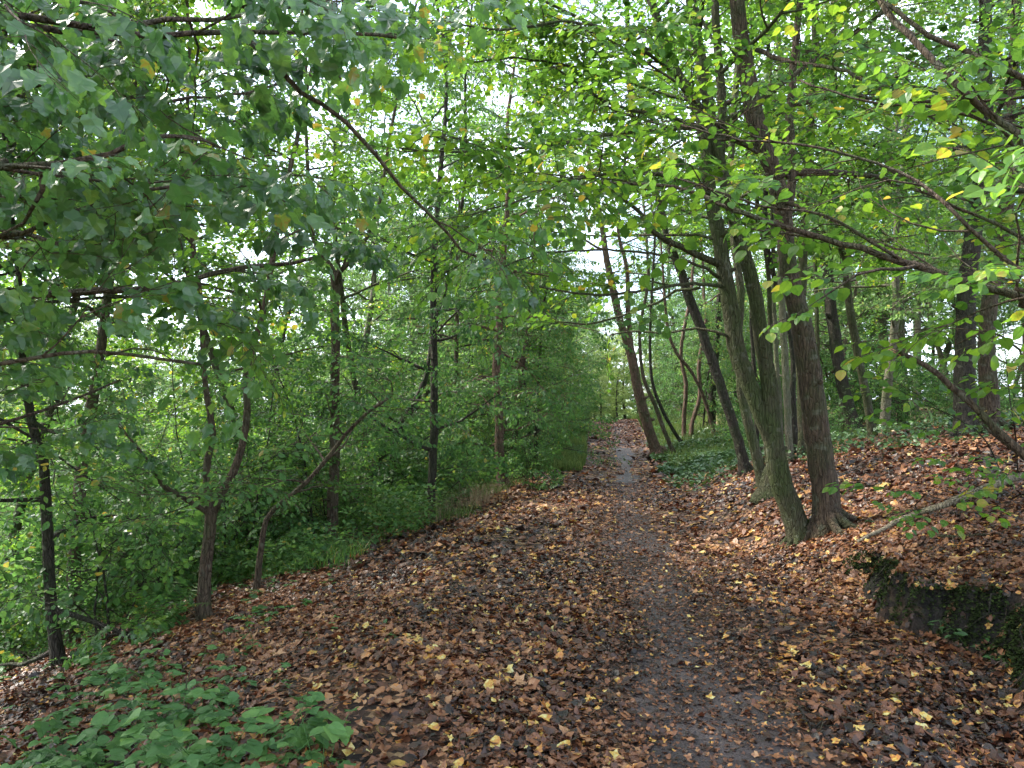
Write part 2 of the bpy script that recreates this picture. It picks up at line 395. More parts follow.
def pxstem(base, pts, d=None, top=9.0, lean=(0, 0), wander=0.35, seed=0):
    """base=(px,py,width px); pts=[(px,py,width[,dy])...]; continues upwards to height top"""
    r = np.random.default_rng(seed)
    b = G(base[0], base[1]) if d is None else None
    dd = b[1] if d is None else d
    if b is None: b = P(base[0], base[1], d); 
    out = [b]; rad = [base[2] / 2 * dd / F]
    for q in pts:
        dy = q[3] if len(q) > 3 else 0
        out.append(P(q[0], q[1], dd + dy)); rad.append(q[2] / 2 * (dd + dy) / F)
    if top and out[-1][2] < top:
        dirv = out[-1] - out[-2]; dirv /= np.linalg.norm(dirv); dirv = dirv * 0.5 + np.array([lean[0], lean[1], 0.9])
        p = out[-1]; R = rad[-1]
        while p[2] < top:
            dirv = dirv / np.linalg.norm(dirv) + r.normal(0, 0.07, 3); dirv[2] = abs(dirv[2]) + 0.1
            p = p + dirv / np.linalg.norm(dirv) * 0.8; R = max(R * 0.88, 0.012); out.append(p); rad.append(R)
    return (np.array(out), np.array(rad))
def pxb(pts, w0, w1, dens=0.0):
    q = [P(*a) for a in pts]; n = len(q); d = [a[2] for a in pts]
    rad = [(w0 + (w1 - w0) * i / (n - 1)) / 2 * d[i] / F for i in range(n)]
    return (np.array(q), np.array(rad), dens)

# ================================================================== THE SETTING
def lines(lo, hi, a, b, fine, grow_=1.13):
    """fine spacing in [a,b], growing outwards to [lo,hi]"""
    c = list(np.arange(a, b, fine)); s = fine
    while c[-1] < hi: s = min(s * grow_, 8); c.append(c[-1] + s)
    s = fine
    while c[0] > lo: s = min(s * grow_, 8); c.insert(0, c[0] - s)
    return np.array(c)

def ground_mat():
    m, nt, N, L = mat('forest_floor')
    tc = N('ShaderNodeTexCoord'); at = N('ShaderNodeAttribute'); at.attribute_name = 'green'; so = N('ShaderNodeAttribute'); so.attribute_name = 'soil'
    dist = N('ShaderNodeTexNoise'); dist.inputs['Scale'].default_value = 9; dist.inputs['Detail'].default_value = 3; L(tc.outputs['Object'], dist.inputs[0])
    mp = N('ShaderNodeVectorMath'); mp.operation = 'SCALE'; mp.inputs['Scale'].default_value = 0.05; L(dist.outputs['Color'], mp.inputs[0])
    av = N('ShaderNodeVectorMath'); L(tc.outputs['Object'], av.inputs[0]); L(mp.outputs[0], av.inputs[1])
    v = N('ShaderNodeTexVoronoi'); v.inputs['Scale'].default_value = 17; v.inputs['Randomness'].default_value = 1; L(av.outputs[0], v.inputs['Vector'])
    sp = N('ShaderNodeSeparateColor'); L(v.outputs['Color'], sp.inputs[0])
    r = ramp_node(N, [(0, (.012, .008, .006)), (.3, (.032, .018, .012)), (.6, (.075, .037, .021)), (.82, (.15, .078, .040)), (.95, (.26, .17, .09)), (1, (.4, .26, .06))]); L(sp.outputs[0], r.inputs[0])
    n2 = N('ShaderNodeTexNoise'); n2.inputs['Scale'].default_value = 30; n2.inputs['Detail'].default_value = 6; L(tc.outputs['Object'], n2.inputs[0])
    gr = ramp_node(N, [(.3, (.05, .08, .025)), (.55, (.10, .15, .045)), (.75, (.17, .21, .08))]); L(n2.outputs[0], gr.inputs[0])
    mx = N('ShaderNodeMix'); mx.data_type = 'RGBA'; L(at.outputs['Fac'], mx.inputs['Factor']); L(r.outputs[0], mx.inputs['A']); L(gr.outputs[0], mx.inputs['B'])
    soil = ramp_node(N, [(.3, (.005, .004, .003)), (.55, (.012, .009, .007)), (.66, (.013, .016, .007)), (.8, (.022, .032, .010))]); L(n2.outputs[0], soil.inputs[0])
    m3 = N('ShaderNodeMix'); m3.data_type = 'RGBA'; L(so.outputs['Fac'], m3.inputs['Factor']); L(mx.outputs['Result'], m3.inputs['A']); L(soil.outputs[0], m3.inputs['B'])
    p = N('ShaderNodeBsdfPrincipled'); p.inputs['Roughness'].default_value = 0.8; p.inputs['Specular IOR Level'].default_value = .3; L(m3.outputs['Result'], p.inputs['Base Color'])
    ad = N('ShaderNodeMath'); ad.operation = 'ADD'; L(v.outputs['Distance'], ad.inputs[0]); L(n2.outputs[0], ad.inputs[1])
    b = N('ShaderNodeBump'); b.inputs['Strength'].default_value = 0.9; b.inputs['Distance'].default_value = 0.03; L(ad.outputs[0], b.inputs['Height']); L(b.outputs[0], p.inputs['Normal'])
    o = N('ShaderNodeOutputMaterial'); L(p.outputs[0], o.inputs[0]); return m

def path_mat():
    m, nt, N, L = mat('trodden_earth')
    tc = N('ShaderNodeTexCoord')
    n1 = N('ShaderNodeTexNoise'); n1.inputs['Scale'].default_value = 2.2; n1.inputs['Detail'].default_value = 7; n1.inputs['Roughness'].default_value = .65; L(tc.outputs['Object'], n1.inputs[0])
    n2 = N('ShaderNodeTexNoise'); n2.inputs['Scale'].default_value = 55; n2.inputs['Detail'].default_value = 5; n2.inputs['Roughness'].default_value = .7; L(tc.outputs['Object'], n2.inputs[0])
    v = N('ShaderNodeTexVoronoi'); v.inputs['Scale'].default_value = 48; L(tc.outputs['Object'], v.inputs['Vector'])
    r = ramp_node(N, [(.3, (.027, .019, .018)), (.5, (.062, .046, .044)), (.7, (.125, .100, .094))]); L(n1.outputs[0], r.inputs[0])
    r2 = ramp_node(N, [(.3, (.45, .43, .42)), (.5, (1, 1, 1)), (.7, (1.0, .96, .9))]); L(n2.outputs[0], r2.inputs[0])
    ml = N('ShaderNodeMix'); ml.data_type = 'RGBA'; ml.blend_type = 'MULTIPLY'; ml.inputs['Factor'].default_value = 1; L(r.outputs[0], ml.inputs['A']); L(r2.outputs[0], ml.inputs['B'])
    p = N('ShaderNodeBsdfPrincipled'); L(ml.outputs['Result'], p.inputs['Base Color']); p.inputs['Specular IOR Level'].default_value = .4
    rr = N('ShaderNodeMapRange'); rr.inputs[1].default_value = .35; rr.inputs[2].default_value = .65; rr.inputs[3].default_value = .5; rr.inputs[4].default_value = .85; L(n1.outputs[0], rr.inputs[0]); L(rr.outputs[0], p.inputs['Roughness'])
    a1 = N('ShaderNodeMath'); a1.operation = 'MULTIPLY_ADD'; a1.inputs[1].default_value = 0.35; L(v.outputs['Distance'], a1.inputs[0]); L(n2.outputs[0], a1.inputs[2])
    b = N('ShaderNodeBump'); b.inputs['Strength'].default_value = 0.9; b.inputs['Distance'].default_value = 0.02; L(a1.outputs[0], b.inputs['Height']); L(b.outputs[0], p.inputs['Normal'])
    o = N('ShaderNodeOutputMaterial'); L(p.outputs[0], o.inputs[0]); return m

def sheet(name, X, Y, Z, m, attrs, mask=None):
    ny, nx = X.shape
    v = np.stack([X, Y, Z], -1).reshape(-1, 3)
    i = (np.arange(ny - 1)[:, None] * nx + np.arange(nx - 1)[None]); q = np.stack([i, i + 1, i + nx + 1, i + nx], -1).reshape(-1, 4)
    if mask is not None: q = q[mask.ravel()]
    A = Acc(); A.add(v, q.ravel(), np.full(len(q), 4), 0, .5, True)
    o = A.build(name, [m]); me = o.data
    for k, a in attrs.items():
        at = me.attributes.new(k, 'FLOAT', 'POINT'); at.data.foreach_set('value', a.astype(np.float32).ravel())
    return o

def wob(x, y): return 0.5 + 0.25 * np.sin(x * 1.3 + y * 0.9) + 0.15 * np.sin(x * 3.1 - y * 2.3 + 1) + 0.1 * np.sin(x * 6.7 + y * 7.7)
def path_half(y): return 0.16 * ss((6.5 - y) / 3.5) + 0.32 + 0.10 * np.sin(y * 0.9) + 0.05 * np.sin(y * 2.9 + 1) - 0.12 * ss((y - 5) / 8)

gx = lines(-160, 160, -6, 7.5, 0.06); gy = lines(-40, 220, 1.5, 13, 0.06)
X, Y = np.meshgrid(gx, gy); Z = height(X, Y); U = X - pathx(Y)
green = np.clip(ss((-U - 6.0 + wob(X, Y)) / 1.5) + ss((Y - 30) / 6) * 0.9 + 0.35 * ss((np.abs(U) - 1.3) / .6) * ss((Y - 16) / 3) + ss((-Y - 8) / 4) * .6, 0, 1)
gz, gxx = np.gradient(Z, gy, gx)
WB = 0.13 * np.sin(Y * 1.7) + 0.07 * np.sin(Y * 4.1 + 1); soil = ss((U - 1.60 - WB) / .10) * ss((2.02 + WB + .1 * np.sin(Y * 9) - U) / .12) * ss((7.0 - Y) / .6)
tag(sheet('ground', X, Y, Z, ground_mat(), dict(green=green, soil=soil)), kind='structure')
# the trodden path: its own strip 6 mm above the floor
py_ = np.concatenate([np.arange(-4, 14, 0.08), np.arange(14, 60, 0.3)]); tt = np.linspace(-1, 1, 25)
YY, TT = np.meshgrid(py_, tt, indexing='ij'); hw = (path_half(YY) + 0.05 * np.sin(YY * 11 + 3 * np.sign(TT))) * 1.15
XX = pathx(YY) + TT * hw; ZZ = height(XX, YY) + 0.008 - 0.02 * np.abs(TT) ** 6
tag(sheet('path', XX, YY, ZZ, path_mat(), {}), kind='structure')

# ------------------------------------------------------------------ fallen leaves
def dead_leaf(r, kind):
    if kind == 0:   # lobed
        rad = np.array([.30, .55, .34, .62, .40, .60, .34, .55, .30, .12])
    elif kind == 1: # ovate
        rad = np.array([.26, .30, .40, .52, .40, .30, .26, .24, .30, .24]) * r.uniform(.9, 1.1, 10)
    else:           # torn, crumpled
        rad = r.uniform(.22, .52, 10)
    th = np.linspace(0, 2 * math.pi, 10, endpoint=False) + r.normal(0, .12, 10)
    x = np.cos(th) * rad; y = np.sin(th) * rad
    c1, c2 = r.normal(0, .5), r.normal(0.35, .45); a = r.uniform(0, 3.14)
    s = x * math.cos(a) + y * math.sin(a); t = -x * math.sin(a) + y * math.cos(a)
    z = c2 * s * s + c1 * s * t + r.normal(0, .05, 10)
    v = np.vstack([np.stack([x, y, z], 1), [[0, 0, 0]]]); v[:, 2] -= v[:, 2].min() * 0.8
    q = np.array([[i, (i + 1) % 10, 10] for i in range(10)])
    # merge pairs of triangles into five quads
    q4 = np.array([[2 * i, 2 * i + 1, (2 * i + 2) % 10, 10] for i in range(5)])
    return dict(v=v, l=q4.ravel(), s=np.full(5, 4), m=np.zeros(5, int), a=r.normal(0, .02, 5))
DEAD = [dead_leaf(np.random.default_rng(200 + i), i % 3) for i in range(15)]
def scatter_dead(acc, x, y, size, val, lift=0.0, tilt=0.34, r=rng):
    n = len(x); z = height(x, y) + lift
    e = 0.05; nx = -(height(x + e, y) - height(x - e, y)) / (2 * e); ny = -(height(x, y + e) - height(x, y - e)) / (2 * e)
    up = np.stack([nx, ny, np.ones(n)], 1) + r.normal(0, tilt, (n, 3)) * np.array([1, 1, .2]); up /= np.linalg.norm(up, axis=1)[:, None]
    a = r.uniform(0, 6.283, n); t = np.stack([np.cos(a), np.sin(a), np.zeros(n)], 1)
    xx = t - up * (t * up).sum(1)[:, None]; xx /= np.linalg.norm(xx, axis=1)[:, None]; yv = np.cross(up, xx)
    M = np.stack([xx, yv, up], 2) * size[:, None, None]
    c = r.integers(0, len(DEAD), n); Pp = np.stack([x, y, z], 1)
    for i, T in enumerate(DEAD):
        k = c == i; inst(acc, T, M[k], Pp[k], val[k])
def litter_field(acc, n, y0, y1, smin, smax, r):
    # area-uniform inside the widening wedge around the view, in world space
    y = np.sqrt(r.uniform(y0 ** 2, y1 ** 2, n)); x = y * r.uniform(-0.95, 0.95, n) + r.normal(0, .5, n)
    u = x - pathx(y)
    dens = np.ones(n); onp = np.abs(u) < path_half(y)
    pw = path_half(y) * (1 + .35 * np.sin(y * 2.7 + np.sign(u)) * np.sin(y * 1.1)); edge = ss((np.abs(u) - pw * 0.45) / (pw * 1.2))
    dens = 0.15 + 0.85 * edge
    dens *= 1 - 0.85 * ss((-u - 6.0) / 2.5); dens *= 1 - .95 * ss((np.abs(u) - 1.0 - .35 * np.sin(y * 1.3)) / .5) * ss((y - 19) / 6)
    # thin patches of wet soil left of the path
    patch = ss((np.sin(x * 1.9 + y * .8) * np.sin(y * 1.3 - x * .7 + 2) + 0.35 * np.sin(x * 5 + y * 3) - .35) / .4)
    dens *= 1 - 0.75 * patch * (np.abs(u) < 2.6)
    e = 0.05; sl = np.abs(height(x + e, y) - height(x - e, y)) / (2 * e); dens *= 1 - 0.90 * ss((sl - .75) / .6)
    k = r.random(n) < dens; x, y, u, onp = x[k], y[k], u[k], onp[k]; n = len(x); drift = -.04 + .10 * np.sin(x * 1.1 + y * .6) + .07 * np.sin(x * 2.9 - y * 2.1) + .05 * np.sin(x * 7 + y * 5)
    size = r.uniform(smin, smax, n) * np.where(np.abs(u) < .6, 0.75, 1.0) * r.choice([.6, .8, 1, 1, 1.5], n)
    val = np.clip(r.beta(1.5, 1.9, n) * 0.80, 0, 1)
    far_right = (u > 1.0); val = np.clip(val + drift, 0, .82); val = np.where(far_right, val * 0.95 + 0.04, val)
    b = r.random(n); val = np.where(b < .05 + 0.06 * (np.abs(u) < 2.4), r.uniform(.84, 1, n), val); val = np.clip(val, 0, 1)
    scatter_dead(acc, x, y, size, val, lift=r.uniform(0, .03, n), r=r)
A = Acc()
litter_field(A, 170000, 2.2, 8.5,   .033, .068, np.random.default_rng(1))
litter_field(A, 95000, 8, 16, .055, .10, np.random.default_rng(2))
litter_field(A, 45000, 15, 30, .10, .17, np.random.default_rng(3))
# strip of leaves gathered along the path and a few on it
r = np.random.default_rng(9); n = 9000; y = r.uniform(24, 46, n); u = r.normal(0, .75 + .2 * np.sin(y * 1.1), n); k = np.abs(u) > .02; x, y = (pathx(y) + u)[k], y[k]
scatter_dead(A, x, y, r.uniform(.08, .15, len(x)), r.beta(1.6, 2, len(x)) * .8, r=r)
tag(A.build('leaf_litter', [LITTER]), 'brown orange and yellow fallen leaves covering the woodland floor', 'fallen leaves', kind='stuff')
A = Acc()
r = np.random.default_rng(31); n = 17000; y = r.uniform(2, 16, n); u = r.normal(0, .5, n); x = pathx(y) + u
scatter_dead(A, x, y, r.uniform(.015, .04, n), np.clip(r.beta(1.6, 3.4, n) * .9, 0, 1), lift=0.012, tilt=.3, r=r)
tag(A.build('leaf_crumbs', [LITTER]), 'small trodden leaf crumbs scattered over the dark path', 'leaf crumbs', kind='stuff')

# ================================================================== THE TREES
def copy_thing(root, loc, rz, sc, label=None, group=None):
    c = root.copy(); COL.objects.link(c); c.location = loc; c.rotation_euler = (0, 0, rz); c.scale = (sc, sc, sc)
    if label: c['label'] = label
    if group: c['group'] = group
    for ch in list(root.children):
        d = ch.copy(); COL.objects.link(d); d.parent = c
    return c

T7 = 10.5
# --- the group in the middle right, next to the path
sA = pxstem((803, 541, 22), [(790, 505, 22), (778, 470, 21), (772, 430, 17), (769, 385, 15), (763, 350, 14), (756, 300, 14), (746, 260, 13), (735, 225, 12), (724, 180, 12), (714, 140, 12), (704, 80, 11), (692, 10, 10)], top=T7, lean=(-.05, .1), seed=1)
dA = sA[0][0][1]
sA2 = pxstem((776, 455, 15), [(762, 418, 16), (747, 380, 16), (736, 345, 16), (727, 290, 15), (719, 240, 14), (710, 195, 14), (705, 140, 13), (698, 108, 12), (675, 70, 9), (655, 15, 8)], d=dA + .02, top=T7, lean=(-.2, 0), seed=2)
sA3 = pxstem((720, 165, 9), [(722, 120, 9), (718, 60, 8), (716, 0, 8)], d=dA + .05, top=T7 - 1, lean=(.1, .1), seed=3)
EX = [pxb(q, a, b, dn) for q, a, b, dn in [
    ([(722, 286, dA), (700, 284, dA - .3), (677, 285, dA - .6), (649, 290, dA - .9), (606, 295, dA - 1.3), (579, 293, dA - 1.6), (540, 287, dA - 1.9)], 4, 1.8, .45),
    ([(727, 336, dA), (706, 329, dA + .1), (686, 330, dA + .2), (661, 333, dA + .3), (638, 331, dA + .5), (610, 335, dA + .6)], 3, 1.5, .35),
    ([(719, 264, dA), (696, 254, dA - .1), (673, 243, dA - .3), (655, 233, dA - .4), (640, 213, dA - .5), (620, 196, dA - .6), (590, 176, dA - .8)], 8, 2.4, .6),
    ([(716, 240, dA), (696, 235, dA + .2), (645, 235, dA + .6), (599, 236, dA + 1), (540, 230, dA + 1.4)], 3.4, 1.5, .5),
    ([(718, 277, dA), (706, 268, dA - .2), (677, 259, dA - .4), (638, 252, dA - .8), (599, 250, dA - 1.2), (540, 254, dA - 1.7), (500, 268, dA - 2)], 3.6, 1.5, .5),
    ([(700, 288, dA - .3), (676, 291, dA), (657, 303, dA), (634, 311, dA), (608, 320, dA), (587, 324, dA), (555, 322, dA)], 3.2, 1.4, .4),
    ([(706, 126, dA), (680, 128, dA - .3), (654, 131, dA - .6), (620, 133, dA - .9), (579, 140, dA - 1.2), (540, 146, dA - 1.5), (500, 150, dA - 1.8), (442, 152, dA - 2.2), (400, 148, dA - 2.6)], 6, 1.8, .9),
    ([(690, 100, dA), (658, 93, dA + .2), (613, 75, dA + .1), (562, 65, dA - .2), (521, 58, dA - .5), (470, 62, dA - .8)], 4, 1.6, .9),
    ([(704, 130, dA), (680, 128, dA + .4), (641, 119, dA + .7), (593, 102, dA + 1), (545, 85, dA + 1.2), (504, 72, dA + 1.5)], 3.6, 1.5, .9),
    ([(680, 78, dA), (650, 55, dA - .5), (610, 30, dA - 1), (560, 22, dA - 1.5), (500, 30, dA - 2), (440, 20, dA - 2.4)], 4, 1.6, 1.0),
    ([(712, 195, dA), (680, 180, dA - .8), (640, 172, dA - 1.6), (580, 178, dA - 2.2), (520, 200, dA - 2.8), (470, 215, dA - 3.1)], 4, 1.6, .9),
]]
tree('woodland_tree', 'mossy trunk by the path forking low into several leaning stems', 'tree', [sA, sA2, sA3], 'lime', LEAF_BRIGHT, BARK, z0=3.9, nb=34, blen=3.1, dens=1.25, explicit=[(p_, r_, d_ * (1.8 if d_ > .7 else .7)) for p_, r_, d_ in EX], seed=11, elev=(0, .5), lump=.075)
sB = pxstem((827, 533, 28), [(826, 500, 25), (822, 465, 24), (816, 420, 23), (809, 372, 22), (803, 335, 21), (793, 292, 19), (787, 252, 17), (783, 211, 17), (774, 170, 16), (764, 150, 17), (754, 113, 17), (743, 50, 15), (737, 0, 14)], top=T7 + 1, seed=4)
dB = sB[0][0][1]
sB2 = pxstem((785, 225, 9), [(792, 180, 8), (790, 120, 8), (795, 50, 7), (800, 0, 7)], d=dB + .05, top=T7, lean=(.15, .1), seed=5)
EXB = [pxb([(780, 200, dB), (820, 215, dB - .5), (880, 243, dB - 1), (930, 255, dB - 1.6)], 4, 2, .5),
       pxb([(757, 50, dB), (790, 62, dB - .5), (840, 70, dB - 1), (900, 100, dB - 1.6), (950, 130, dB - 2)], 5, 2, .9)]
tree('woodland_tree', 'thick bare brown trunk with a knot low down, front right of the trunk group', 'tree', [sB, sB2], 'lime', LEAF_BRIGHT, BARK_BROWN, z0=3.5, nb=22, blen=2.9, dens=1.2, explicit=EXB, seed=12, elev=(0, .5), lump=.07)

